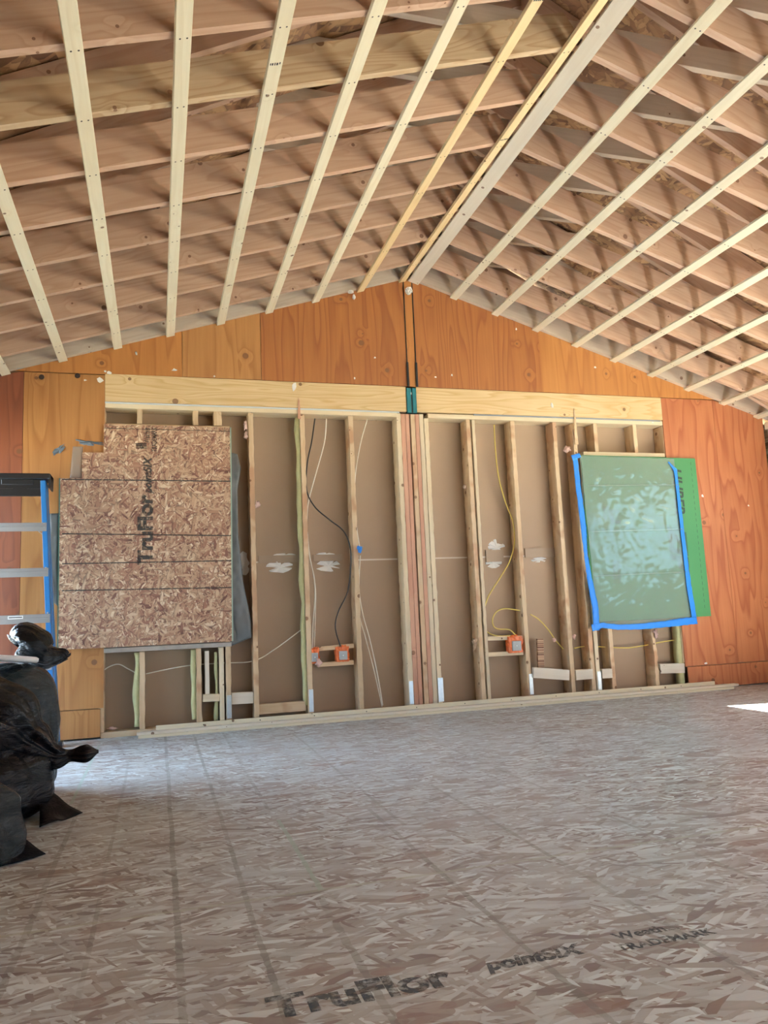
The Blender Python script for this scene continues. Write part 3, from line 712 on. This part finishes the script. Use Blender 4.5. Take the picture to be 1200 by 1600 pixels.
# ------------------------------------------------------------------ flake board over left window
bt_pts = [(-.683, .640), (.535, .640), (.548, 2.288), (-.383, 2.288), (-.383, 2.070), (-.533, 2.070), (-.533, 1.876), (-.683, 1.876)]
fb = prism('flake_board', bt_pts, 5.955, 5.974, M['osb_board'], label='large flake board with black lettering nailed over the left window opening', category='board')
def worn_ink(name, col, lo, hi, sc, mx=.85):
    m, nt, b = newmat(name); g = N(nt); v, r_ = g.coords()
    b.inputs['Base Color'].default_value = (*col, 1); b.inputs['Roughness'].default_value = .8
    g.l(g.ramp(g.noise(v, sc, 5, .75), [(lo, .25), (hi, mx)]), b.inputs['Alpha']); return m
ink = worn_ink('black_ink', (.05, .045, .04), .34, .50, 40)
grn = plain('green_edge_paint', (.30, .42, .33), .7)
for a_, b_ in (((.5375, .64), (.5505, 2.288)),):
    o = prism('painted_edge', [(a_[0]-.006, a_[1]), (a_[0]+.003, a_[1]), (b_[0]+.003, b_[1]), (b_[0]-.006, b_[1])], 5.953, 5.974, grn); own(o, fb)
o = box('painted_edge', -.688, -.681, 5.953, 5.974, .64, 1.876, plain('dark_green_paint', (.05, .14, .11), .7)); own(o, fb)
def boardtext(body, size, x, z, ang, ly, shear=0, off=.004, sx=1, parent=fb, mat=ink):
    t = text_mesh(body, size, mat, 'printed_lettering', offset=off, shear=shear); place_on_wall(t, x, z, ly, ang, sx=sx); own(t, parent); return t
boardtext('TruFlor', .145, -.012, 1.235, R(90), 5.9545, off=.006, sx=1.13)
boardtext('pointSIX', .082, -.028, 1.765, R(90), 5.9545, shear=.25, off=.003, sx=.92)
boardtext('III', .10, -.062, 2.105, R(90), 5.9545, off=.004, sx=.6)
boardtext('Weather', .060, -.045, 2.15, R(90), 5.9545, off=.001, sx=.55)
boardtext('TRADEMARK', .052, .005, 2.085, R(90), 5.9545, off=.001, sx=.62)
for z in (.915+.115*0, 1.085, 1.27, 1.46+.41):
    pass
for v_l, v_r in ((749, 752), (834, 837), (881, 876), (923, 918)):
    a = P(97, v_l, 5.955); b = P(361, v_r, 5.955)
    o = lumber('chalk_line', (max(a.x, -.675), 5.9545, a.z), (.545, 5.9545, b.z), .009, .001, (0, 0, 1), ink, bev=0); own(o, fb)
a = P(165, 669, 5.955); b = P(361, 674, 5.955)
o = lumber('chalk_line', (-.375, 5.9545, a.z), (.545, 5.9545, b.z), .005, .001, (0, 0, 1), ink, bev=0); own(o, fb)

# grey plastic behind the board edge
def film_mat(name, col, alpha, rough=.12, white=.25):
    m, nt, b = newmat(name); g = N(nt)
    for n_ in list(nt.nodes):
        if n_.type != 'OUTPUT_MATERIAL': nt.nodes.remove(n_)
    out = [n_ for n_ in nt.nodes if n_.type == 'OUTPUT_MATERIAL'][0]
    v, r_ = g.coords()
    bp = g.n('ShaderNodeBump'); bp.inputs['Strength'].default_value = .35; bp.inputs['Distance'].default_value = .006
    g.l(g.noise(v, 7, 4, .55, 1.0), bp.inputs['Height'])
    tr = g.n('ShaderNodeBsdfTransparent'); tr.inputs[0].default_value = (*[min(1, .75+q*.3) for q in col], 1)
    df = g.n('ShaderNodeBsdfDiffuse'); df.inputs[0].default_value = (*col, 1); g.l(bp.outputs[0], df.inputs['Normal'])
    gl = g.n('ShaderNodeBsdfGlossy'); gl.inputs['Roughness'].default_value = rough; g.l(bp.outputs[0], gl.inputs['Normal']); gl.inputs[0].default_value = (.9, .95, .95, 1)
    m1 = g.n('ShaderNodeMixShader'); m1.inputs[0].default_value = alpha; g.l(tr.outputs[0], m1.inputs[1]); g.l(df.outputs[0], m1.inputs[2])
    m2 = g.n('ShaderNodeMixShader'); fr = g.n('ShaderNodeLayerWeight'); fr.inputs[0].default_value = .25; g.l(bp.outputs[0], fr.inputs['Normal'])
    g.l(g.math('ADD', g.math('MULTIPLY', fr.outputs['Facing'], .14), .018), m2.inputs[0]); g.l(m1.outputs[0], m2.inputs[1]); g.l(gl.outputs[0], m2.inputs[2])
    g.l(m2.outputs[0], out.inputs[0]); return m
M['film'] = film_mat('clear_poly_film', (.55, .68, .62), .24, rough=.16)
M['greyfilm'] = film_mat('grey_poly_film', (.15, .16, .16), .85, rough=.3)
def film(name, corners, nx, nz, mat, amp, y, lbl=None, cat=None, seed=0, parent=None, thick=.0006, edge=None, freq=3.0):
    """draped sheet: corners are (x,z) of bottom-left, bottom-right, top-right, top-left"""
    bm = bmesh.new(); bl, brr, tr, tl = [Vector(c) for c in corners]; G_ = []
    o0 = bl.copy()
    for j in range(nz+1):
        row = []
        for i in range(nx+1):
            s_, t_ = i/nx, j/nz
            q = (bl*(1-s_)+brr*s_)*(1-t_)+(tl*(1-s_)+tr*s_)*t_
            if edge: q = edge(q, s_, t_)
            e_ = min(1, 8*min(s_, 1-s_, t_, 1-t_)+.15)
            n1 = noise.noise(Vector((q.x*freq*1.3+q.y*.8, q.y*freq-q.x*1.5, seed))); n2 = noise.noise(Vector((q.x*freq*4+q.y*3, q.y*freq*2, seed+4)))
            n3 = abs(noise.noise(Vector((q.x*freq*2-q.y*4, q.y*freq*2.2+q.x*3, seed+9))))
            row.append(bm.verts.new((q.x-o0.x, -amp*e_*(.5+.9*n1+.35*n2+.9*n3), q.y-o0.y)))
        G_.append(row)
    for j in range(nz):
        for i in range(nx): bm.faces.new((G_[j][i], G_[j][i+1], G_[j+1][i+1], G_[j+1][i]))
    o = bm_obj(name, bm, mat, None, smooth=True)
    if lbl: o['label'] = lbl; o['category'] = cat
    md = o.modifiers.new('thickness', 'SOLIDIFY'); md.thickness = thick; md.offset = 0
    o.location = (o0.x, y, o0.y)
    if parent is not None: own(o, parent)
    return o
def gedge(q, s_, t_):
    w = [ (0, .13), (.10, .125), (.3, .075), (.55, .045), (.8, .045), (.92, .075), (1, .05)]
    for (a, wa), (b, wb_) in zip(w, w[1:]):
        if a <= t_ <= b: ww = wa+(wb_-wa)*(t_-a)/(b-a); break
    q.x = .52+(ww+.03)*s_; return q
film('grey_plastic_sheet', [(.52, .60), (.67, .66), (.60, 2.08), (.52, 2.10)], 12, 90, M['greyfilm'], .018, 5.978, 'dusty grey plastic sheet hanging out along the right edge of the flake board', 'plastic sheet', seed=4, edge=gedge, freq=6)
film('grey_plastic_flap', [(-.745, 1.0), (-.69, .95), (-.69, 1.62), (-.75, 1.62)], 6, 40, M['greyfilm'], .012, 5.982, 'narrow bluish plastic flap along the left edge of the flake board', 'plastic sheet', seed=6, freq=7)
film('clear_film_scrap', [(-.62, 1.88), (-.53, 1.88), (-.53, 2.12), (-.60, 2.12)], 8, 20, film_mat('milky_film', (.62, .55, .48), .35), .006, 5.985, 'milky film scrap on golden plywood at the notch of the flake board', 'plastic sheet', seed=9, freq=7)
tapegrey = plain('grey_blue_tape', (.13, .17, .22), .4, bump=.6, bs=40)
for u, v, w, asp, sd, an, l_ in ((93, 702, .085, .34, 5, .9, 'grey blue tape scrap on the golden plywood left of the flake board'), (140, 691, .13, .22, 6, -.1, 'torn grey tape strip on the golden plywood touching the flake board corner')):
    p = P(u, v, 5.985); o = scrap('tape_scrap', (p.x, 5.987, p.z), w, tapegrey, sd, n=14, thick=.003, asp=asp, label=l_, category='tape'); o.rotation_euler.y = -an

# ------------------------------------------------------------------ green panel, film, blue tape
green = plain('green_panel_face', (.045, .20, .072), .55, var=.08, vs=2)
gp = prism('green_panel', [(3.628, .645), (4.835, .645), (4.828, 2.108), (3.628, 2.122)], 5.966, 5.980, green, label='green sheathing panel fixed over the right window opening', category='panel')
dk = plain('faded_print', (.03, .05, .04), .8)
t = boardtext('HUBER', .14, 4.535, 2.02, R(-90), 5.9652, off=.004, sx=1.0, parent=gp, mat=dk, shear=.2)
t = boardtext('ZIP', .25, 4.42, 1.45, R(-90), 5.9652, off=.012, sx=1.0, parent=gp, mat=plain('grey_print', (.035, .10, .06), .8), shear=.2)
bm = bmesh.new(); box_bm(bm, 0, .10, -.0006, 0, 0, .125); o = bm_obj('print_box', bm, plain('print_green_dark', (.035, .11, .065), .8)); o.location = (3.872, 5.9656, 1.500); own(o, gp)
boardtext('30', .105, 3.885, 1.615, R(-90), 5.9645, off=.003, sx=.78, parent=gp, mat=green)
for j, xx in enumerate((3.80, 3.84)):
    boardtext('RATED 24/16' if j else 'SHEATHING', .032, xx, 1.66, R(-90), 5.9652, parent=gp, mat=dk, off=.0005, sx=.7)
    boardtext('EXPOSURE 1', .035, xx+.05, 1.17, R(-90), 5.9652, parent=gp, mat=dk, off=.0005, sx=1.0)
bm = bmesh.new()
for q in range(26):
    z = .72+q*.053; box_bm(bm, 4.775-.0015, 4.775+.0015, -.0007, 0, z, z+.028)
o = bm_obj('nail_line_marks', bm, dk); o.location = (0, 5.966, 0); own(o, gp)
ps = film('poly_sheet', [(3.655, .60), (4.665, .595), (4.585, 2.10), (3.605, 2.115)], 90, 130, M['film'], .006, 5.955, 'clear crinkled plastic sheet over the green panel, edged with blue tape', 'plastic sheet', seed=2, freq=5.5)
for z in (1.84, 1.43, 1.04):
    o = lumber('fold_crease', (3.65, 5.938, z), (4.60, 5.938, z+.012), .008, .003, (0, 0, 1), M['film'], bev=.001); own(o, ps)
def tape(pts, ws, lbl, seed, y=5.944, parent=ps):
    """strip through pts with widths"""
    pts = [Vector(p_) for p_ in pts]; n = 14; path = []; W_ = []
    for i in range(len(pts)-1):
        for k in range(n):
            t_ = k/n; path.append(pts[i].lerp(pts[i+1], t_)); W_.append(ws[i]+(ws[i+1]-ws[i])*t_)
    path.append(pts[-1]); W_.append(ws[-1])
    bm = bmesh.new(); rows = []; o0 = path[0].copy()
    for i, p_ in enumerate(path):
        d = (path[min(i+1, len(path)-1)]-path[max(i-1, 0)]).normalized(); nn = Vector((-d.y, d.x)); row = []
        for k in range(5):
            f = k/4-.5; w_ = W_[i]*(1+.15*noise.noise(Vector((i*.35, k, seed))))
            row.append(bm.verts.new((p_.x+nn.x*f*w_-o0.x, -.006*noise.noise(Vector((i*.5, k*.9, seed+2)))-.002, p_.y+nn.y*f*w_-o0.y)))
        rows.append(row)
    for a, b in zip(rows, rows[1:]):
        for k in range(4): bm.faces.new((a[k], a[k+1], b[k+1], b[k]))
    o = bm_obj('blue_tape_edge', bm, bt, smooth=True); md = o.modifiers.new('thickness', 'SOLIDIFY'); md.thickness = .0012
    o.location = (o0.x, y, o0.y); own(o, parent)
    return o
def WP(u, v):
    q = P(u, v, 5.945); return (q.x, q.z)
tape([WP(898, 712), WP(903, 760), WP(911, 820), WP(915, 868), WP(921, 905), WP(930, 950), WP(932, 985)], [.05, .05, .055, .035, .05, .06, .06], '', 1)
tape([WP(1044, 722), WP(1055, 735), WP(1059, 770), WP(1068, 850), WP(1076, 915), WP(1086, 975)], [.012, .035, .035, .04, .05, .05], '', 2, y=5.943)
tape([WP(924, 981), WP(940, 977), WP(965, 980), WP(1000, 979), WP(1040, 975), WP(1062, 972), WP(1088, 969)], [.06, .045, .045, .05, .055, .065, .065], '', 3, y=5.939)
tape([WP(893, 716), WP(906, 711)], [.05, .04], '', 4, y=5.94)

# chips and paper scraps on the wall
for i, (u, v, s_, a_) in enumerate(((273, 578, .03, .5), (171, 582, .025, .7), (157, 595, .03, 1.1), (213, 552, .015, 1.4), (459, 604, .03, 1.5), (335, 588, .012, 1.3), (164, 580, .012, 1), (554, 591, .012, 1.2), (586, 559, .01, 1), (862, 633, .025, 1.3), (706, 586, .01, 1.4), (681, 589, .012, .8), (930, 574, .012, 1), (1098, 775, .015, 1.2), (133, 594, .015, .5), (807, 514, .012, 1.2), (1020, 660, .012, .6), (1170, 790, .012, .8), (1103, 1036, .02, .6), (641, 615, .018, .7))):
    p = P(u, v, 5.984)
    scrap('paper_chip', (p.x, 5.9865 if i not in (4, 9, 19, 2) else 5.980, p.z), s_, wht, 40+i, n=7, thick=.002, asp=a_, label='small torn white chip stuck to the boards of the gable wall', category='chip', group='white chips stuck to the gable wall')
for i, (u, v, w) in enumerate(((65, 588, .032), (121, 588, .032))):
    pass
bm = bmesh.new()
hole = plain('dark_bolt', (.05, .03, .025), .6)
for i, (u, v) in enumerate(((65, 589), (121, 587))):
    p = P(u, v, 5.987); bm = bmesh.new(); bmesh.ops.create_cone(bm, cap_ends=True, segments=16, radius1=.020, radius2=.017, depth=.006, matrix=Matrix.Rotation(R(90), 4, 'X'))
    bmesh.ops.create_cone(bm, cap_ends=True, segments=6, radius1=.009, radius2=.009, depth=.012, matrix=Matrix.Rotation(R(90), 4, 'X'))
    bm_obj('round_bolt_head', bm, hole, label=f'dark round bolt head near the top of the golden plywood, {"left" if i == 0 else "right"} one', category='bolt', group='bolt heads on the golden plywood').location = (p.x, 5.985, p.z)
# paper at strap ends
def crumple(u, v, y, s, lbl, seed, asp=1.0):
    p = P(u, v, y); bm = bmesh.new(); bmesh.ops.create_icosphere(bm, subdivisions=3, radius=s)
    for q in bm.verts:
        n_ = q.co.normalized(); q.co = n_*s*(.75+.6*abs(noise.noise(n_*2.3+Vector((seed, 0, 0))))+.2*noise.noise(n_*6))
        q.co.z *= asp
    o = bm_obj('crumpled_paper', bm, wht, label=lbl, category='paper'); o.location = p
crumple(639, 454, 5.93, .035, 'crumpled white paper stuck at the wall end of the ridge strapping', 3)
crumple(548, 456, 5.95, .028, 'torn white paper at the wall end of the strapping left of the ridge', 5, .5)
crumple(553, 464, 5.96, .014, 'small white paper strip dangling below the strapping end left of the ridge', 7, 1.8)

# ------------------------------------------------------------------ boards on the floor along the wall
lumber('loose_board', (-.02, 5.952, .033), (4.80, 5.968, .033), .064, .019, (0, 0, 1), M['strap'], label='long pale strapping board on edge against the bottom plate', category='loose board', group='loose boards along the wall foot')
lumber('loose_board', (-.15, 5.885, .0285), (4.98, 5.900, .0285), .064, .019, (0, 1, 0), M['whiteboard'], label='long whitish board lying flat on the stack along the wall foot, upper one', category='loose board', group='loose boards along the wall foot')
lumber('loose_board', (-.14, 5.858, .0095), (4.90, 5.868, .0095), .064, .019, (0, 1, 0), M['strap'], label='lowest long board lying flat on the floor along the wall foot', category='loose board', group='loose boards along the wall foot')

# ------------------------------------------------------------------ floor lettering
def worn(name, col, lo, hi, sc):
    m, nt, b = newmat(name); g = N(nt); v, r_ = g.coords()
    b.inputs['Base Color'].default_value = (*col, 1); b.inputs['Roughness'].default_value = .8
    g.l(g.ramp(g.noise(v, sc, 5, .75), [(lo, .12), (hi, .74)]), b.inputs['Alpha']); return m
fink = worn('worn_floor_print', (.08, .095, .11), .40, .54, 26)
def floortext(body, size, x, y, ang, off=.004, shear=0, sx=1):
    t = text_mesh(body, size, fink, 'worn_lettering', depth=.0004, offset=off, shear=shear)
    ca, sa = math.cos(ang), math.sin(ang)
    t.matrix_basis = Matrix(((ca*sx, -sa, 0, x), (sa*sx, ca, 0, y), (0, 0, 1, .0003), (0, 0, 0, 1))); own(t, fl)
floortext('TruFlor', .125, .215, 1.645, 0, off=.005, sx=1.0)
floortext('pointSIX', .070, .70, 1.685, 0, off=.003, shear=.25, sx=.95)
floortext('Weather', .05, 1.05, 1.72, 0, off=.001); floortext('TRADEMARK', .045, 1.02, 1.665, 0, off=.001)

# ------------------------------------------------------------------ ladder
blue = plain('blue_fibreglass', (.018, .16, .42), .4, var=.06, vs=20)
alu = plain('aluminium', (.40, .41, .42), .42, metal=.75, var=.08, vs=14)
bpl = plain('black_plastic', (.012, .012, .013), .35)
LX, LYY = -.905, 5.62
ld = empty('step_ladder', (LX, LYY, 0), 'folded blue step ladder with aluminium steps and a black top, left of the flake board', 'ladder')
def rail(s_, yt, yb, name, d0=.085):
    a = Vector((s_*.172, yt, 1.79)); b = Vector((s_*(.172+.100), yb, .0))
    bm = bmesh.new(); mw, fl_ = .030, .022
    x = (b-a).normalized(); y = Vector((0, 1, 0)); y = (y-x*y.dot(x)).normalized(); z = x.cross(y)
    L_ = (b-a).length
    mt = Matrix.Identity(4)
    for i in range(3): mt[i][0], mt[i][1], mt[i][2], mt[i][3] = x[i], y[i], z[i], a[i]
    box_bm(bm, 0, L_-.03, -.035, .035, -.003, .003, .001, mt)     # web
    for q in (-1, 1):
        zz = sorted((0, -s_*.030*1)); box_bm(bm, 0, L_-.03, q*.035-.003, q*.035+.003, zz[0], zz[1], .001, mt)
    r_ = bm_obj(name, bm, blue, ld)
    bm = bmesh.new(); box_bm(bm, b.x-.03, b.x+.02, b.y-.045, b.y+.045, 0, .04, .004); bm_obj('rubber_foot', bm, bpl, r_)
    bm = bmesh.new()
    for zt in (1.50, 1.20, .90, .60, .30):
        t_ = (1.80-zt)/1.80; c = a.lerp(b, t_)
        for dz in (-.012, .012): 
            bm = bmesh.new(); bmesh.ops.create_cone(bm, cap_ends=True, segments=10, radius1=.006, radius2=.005, depth=.004, matrix=Matrix.Translation((c.x-s_*.016, c.y-.040, c.z+dz-.01)) @ Matrix.Rotation(R(90), 4, 'X'))
            bm_obj('rivet', bm, M['galv'], r_)
    return a, b
for s_ in (-1, 1): rail(s_, 0.0, -.12, 'front_rail')
for s_ in (-1, 1): rail(s_*.97, .10, .13, 'rear_rail')
for k, zt in enumerate((1.50, 1.195, .89, .585, .28)):
    t_ = (1.80-zt)/1.80; hw = .172+.100*t_; yy = -.12*t_
    bm = bmesh.new(); box_bm(bm, -hw, hw, yy-.042, yy+.040, zt-.004, zt, .001); box_bm(bm, -hw, hw, yy-.042, yy-.039, zt-.058, zt-.004, .001)
    box_bm(bm, -hw, hw, yy-.046, yy-.039, zt-.028, zt-.022, .001); box_bm(bm, -hw, hw, yy+.037, yy+.040, zt-.03, zt-.004)
    st_ = bm_obj('ladder_step', bm, alu, ld)
    if k == 0:
        for s_ in (-1, 1):
            bm = bmesh.new(); mt = Matrix.Translation((s_*(hw-.03), yy-.02, zt-.075)) @ Matrix.Rotation(s_*R(40), 4, 'Y')
            box_bm(bm, -.03, .03, -.010, .010, -.003, .003, .001, mt); own_o = bm_obj('brace', bm, alu, st_)
    if k == 2:
        bm = bmesh.new(); box_bm(bm, -.03, .06, yy-.0475, yy-.0462, zt-.026, zt-.006); bm_obj('white_sticker', bm, wht, st_)
        bm = bmesh.new(); box_bm(bm, -.025, .055, yy-.0482, yy-.0476, zt-.019, zt-.013); bm_obj('sticker_print', bm, blk, st_)
bm = bmesh.new(); box_bm(bm, -.205, .205, -.045, .135, 1.80, 1.84, .006); box_bm(bm, -.16, .16, -.032, -.012, 1.685, 1.80, .004)
box_bm(bm, -.135, -.03, -.037, -.031, 1.735, 1.74); box_bm(bm, .06, .14, -.037, -.031, 1.735, 1.74)
box_bm(bm, -.10, .10, -.040, -.031, 1.76, 1.80, .004); box_bm(bm, -.205, -.19, -.03, .13, 1.74, 1.84, .005); box_bm(bm, .19, .205, -.03, .13, 1.74, 1.84, .005)
bm_obj('top_cap', bm, bpl, ld)

# ------------------------------------------------------------------ black rubbish bags
def bagmat(name, col, rough, sc=(5, 5, 14)):
    m, nt, b = newmat(name); g = N(nt); v, r_ = g.coords()
    b.inputs['Base Color'].default_value = (*col, 1); b.inputs['Roughness'].default_value = rough; b.inputs['Specular IOR Level'].default_value = .26
    n1 = g.noise(g.vec(v, sc), 1, 5, .65, 1.2)
    g.bump(b, n1, .7, .03); return m
M['bag'] = bagmat('black_bag_plastic', (.004, .004, .005), .17)
M['bag_grey'] = bagmat('thin_grey_bag_plastic', (.022, .028, .031), .2, (9, 9, 26))
M['bag_matte'] = bagmat('black_bag_corner_plastic', (.004, .004, .005), .5)
M['bag_matte'].node_tree.nodes['Principled BSDF'].inputs['Specular IOR Level'].default_value = .12
def bag(lbl, path, radii, mat, seed, flat=1.0, fold=.10, nt_=70, na=120, foldk=None, tail_flat=None, floor_clamp=True):
    pts = smoothpath([Vector(p) for p in path], 12); n = len(pts)
    def rad(t):
        x = t*(len(radii)-1); i = min(int(x), len(radii)-2); f = x-i; f = f*f*(3-2*f); return radii[i]*(1-f)+radii[i+1]*f
    o0 = Vector((pts[0].x, pts[0].y, 0)); bm = bmesh.new(); rings = []
    rmax = max(radii)
    for i, p in enumerate(pts):
        t = i/(n-1); d = (pts[min(i+1, n-1)]-pts[max(i-1, 0)]).normalized()
        ref = Vector((0, 0, 1)) if abs(d.z) < .8 else Vector((0, 1, 0))
        s_ = d.cross(ref).normalized(); q = s_.cross(d)
        r_ = rad(t); ring = []
        rel = r_/rmax; fk = fold*(1.0+1.8*(1-rel))
        for k in range(na):
            a = 2*math.pi*k/na; c_, sn = math.cos(a), math.sin(a)
            nz = noise.noise(Vector((c_*3.2, sn*3.2, t*2.2+seed)))
            nz2 = noise.noise(Vector((c_*8, sn*8, t*3+seed*2)))
            nz3 = abs(noise.noise(Vector((c_*2, sn*2, t*6+seed*3))))
            rr = r_*(1+fk*(1.3*nz+.55*nz2-.7*nz3)) 
            fl2 = flat if tail_flat is None else flat+(tail_flat-flat)*max(0, (t-.75)/.25)
            w = p + (s_*c_*rr + q*sn*rr*fl2) 
            if floor_clamp: 
                if w.z < .004: w.z = .004 + .0015*(1+nz2)
            ring.append(bm.verts.new(w-o0))
        rings.append(ring)
    for a, b in zip(rings, rings[1:]):
        for k in range(na): bm.faces.new((a[k], a[(k+1) % na], b[(k+1) % na], b[k]))
    bm.faces.new(rings[0][::-1]); bm.faces.new(rings[-1])
    o = bm_obj('rubbish_bag', bm, mat, smooth=True, label=lbl, category='bag', group='black rubbish bags'); o.location = o0
    return o
# back bag standing, grey sheen
bA = bag('tall thin grey-black rubbish bag at the back, standing before the ladder foot', [(-.87, 4.2, .02), (-.86, 4.2, .10), (-.86, 4.2, .30), (-.86, 4.2, .44), (-.89, 4.19, .53), (-.90, 4.17, .57)], [.30, .38, .39, .385, .28, .12], M['bag_grey'], 3, flat=.62, fold=.05)
bA2 = bag('small glossy black bag with a knotted corner, topmost on the pile', [P(28, 1010, 4.5), P(38, 1000, 4.5), P(55, 1012, 4.5), P(72, 1024, 4.5), P(85, 1025, 4.5), P(97, 1024, 4.5), P(103, 1030, 4.5)], [.04, .125, .135, .10, .065, .045, .03], M['bag'], 7, flat=.75, fold=.08)
bB = bag('big black rubbish bag lying on the pile with its gathered neck pointing right', [P(-260, 1120, 3.75), P(-180, 1125, 3.75), P(-70, 1132, 3.75), P(0, 1142, 3.75), P(45, 1165, 3.75), P(85, 1182, 3.75), P(110, 1180, 3.75), P(135, 1177, 3.75), P(154, 1174, 3.75)], [.12, .24, .265, .215, .115, .055, .028, .050, .012], M['bag'], 11, flat=.95, fold=.08, tail_flat=.6)
bC = bag('squat black rubbish bag on the floor under the big lying bag', [(-.89, 3.74, .01), (-.89, 3.74, .08), (-.90, 3.74, .18), (-.91, 3.74, .25), (-.92, 3.76, .28)], [.36, .45, .445, .38, .2], M['bag'], 17, flat=.62, fold=.05)
bD = bag('low dark rubbish bag in the front left corner of the picture', [(-.88, 3.12, .01), (-.87, 3.12, .06), (-.87, 3.13, .18), (-.88, 3.15, .28), (-.9, 3.15, .31)], [.40, .42, .38, .25, .08], M['bag_grey'], 23, flat=.62, fold=.06)
def flap(lbl, pts, y_, mat, seed, parent):
    """loose corner of a bag lying on the floor: thick crumpled triangle"""
    bm = bmesh.new(); A, B, C_ = [Vector(p_) for p_ in pts]; n = 12; g_ = {}
    for i in range(n+1):
        for j in range(n+1-i):
            a_, b_ = i/n, j/n; c_ = 1-a_-b_; q = A*a_+B*b_+C_*c_
            h = .05*noise.noise(q*9+Vector((seed, 0, 0)))
            q = q+Vector((0, 0, h*(1-a_)*.8)); q.z = max(q.z, .004); g_[i, j] = bm.verts.new(q-A)
    for i in range(n):
        for j in range(n-i):
            bm.faces.new((g_[i, j], g_[i+1, j], g_[i, j+1]))
            if i+j < n-1: bm.faces.new((g_[i+1, j], g_[i+1, j+1], g_[i, j+1]))
    o = bm_obj('bag_corner', bm, mat, smooth=True); md = o.modifiers.new('thickness', 'SOLIDIFY'); md.thickness = .003
    o.location = A; own(o, parent)
flap('', [(-.315, 3.68, .006), (-.50, 3.80, .10), (-.46, 3.48, .006)], 0, M['bag_matte'], 2, bC)
flap('', [(-.385, 3.08, .006), (-.60, 3.22, .12), (-.62, 2.93, .006)], 0, M['bag_matte'], 5, bD)
flap('', [tuple(P(107, 1030, 4.5)), tuple(P(84, 1010, 4.5)), tuple(P(80, 1042, 4.5))], 0, M['bag'], 6, bA2)
p = P(20, 1027, 4.2)
bm = bmesh.new(); rr = .17
for ring in range(1):
    seg = 40; prof = [(0, 0), (.17, 0), (.178, .008), (.178, .022), (.168, .028), (0, .030)]
    rows = [[bm.verts.new((r_*math.cos(2*math.pi*k/seg), r_*math.sin(2*math.pi*k/seg), z_)) for k in range(seg)] if r_ else [bm.verts.new((0, 0, z_))] for r_, z_ in prof]
    for a, b in zip(rows, rows[1:]):
        for k in range(seg):
            k2 = (k+1) % seg
            if len(a) == 1: bm.faces.new((a[0], b[k], b[k2]))
            elif len(b) == 1: bm.faces.new((a[k], a[k2], b[0]))
            else: bm.faces.new((a[k], a[k2], b[k2], b[k]))
o = bm_obj('bucket_lid', bm, wht, smooth=True, label='round white lid edge poking out between the black bags at the left', category='lid'); o.location = (p.x-.06, 4.18, p.z-.015); o.rotation_euler = (R(-4), R(6), 0)
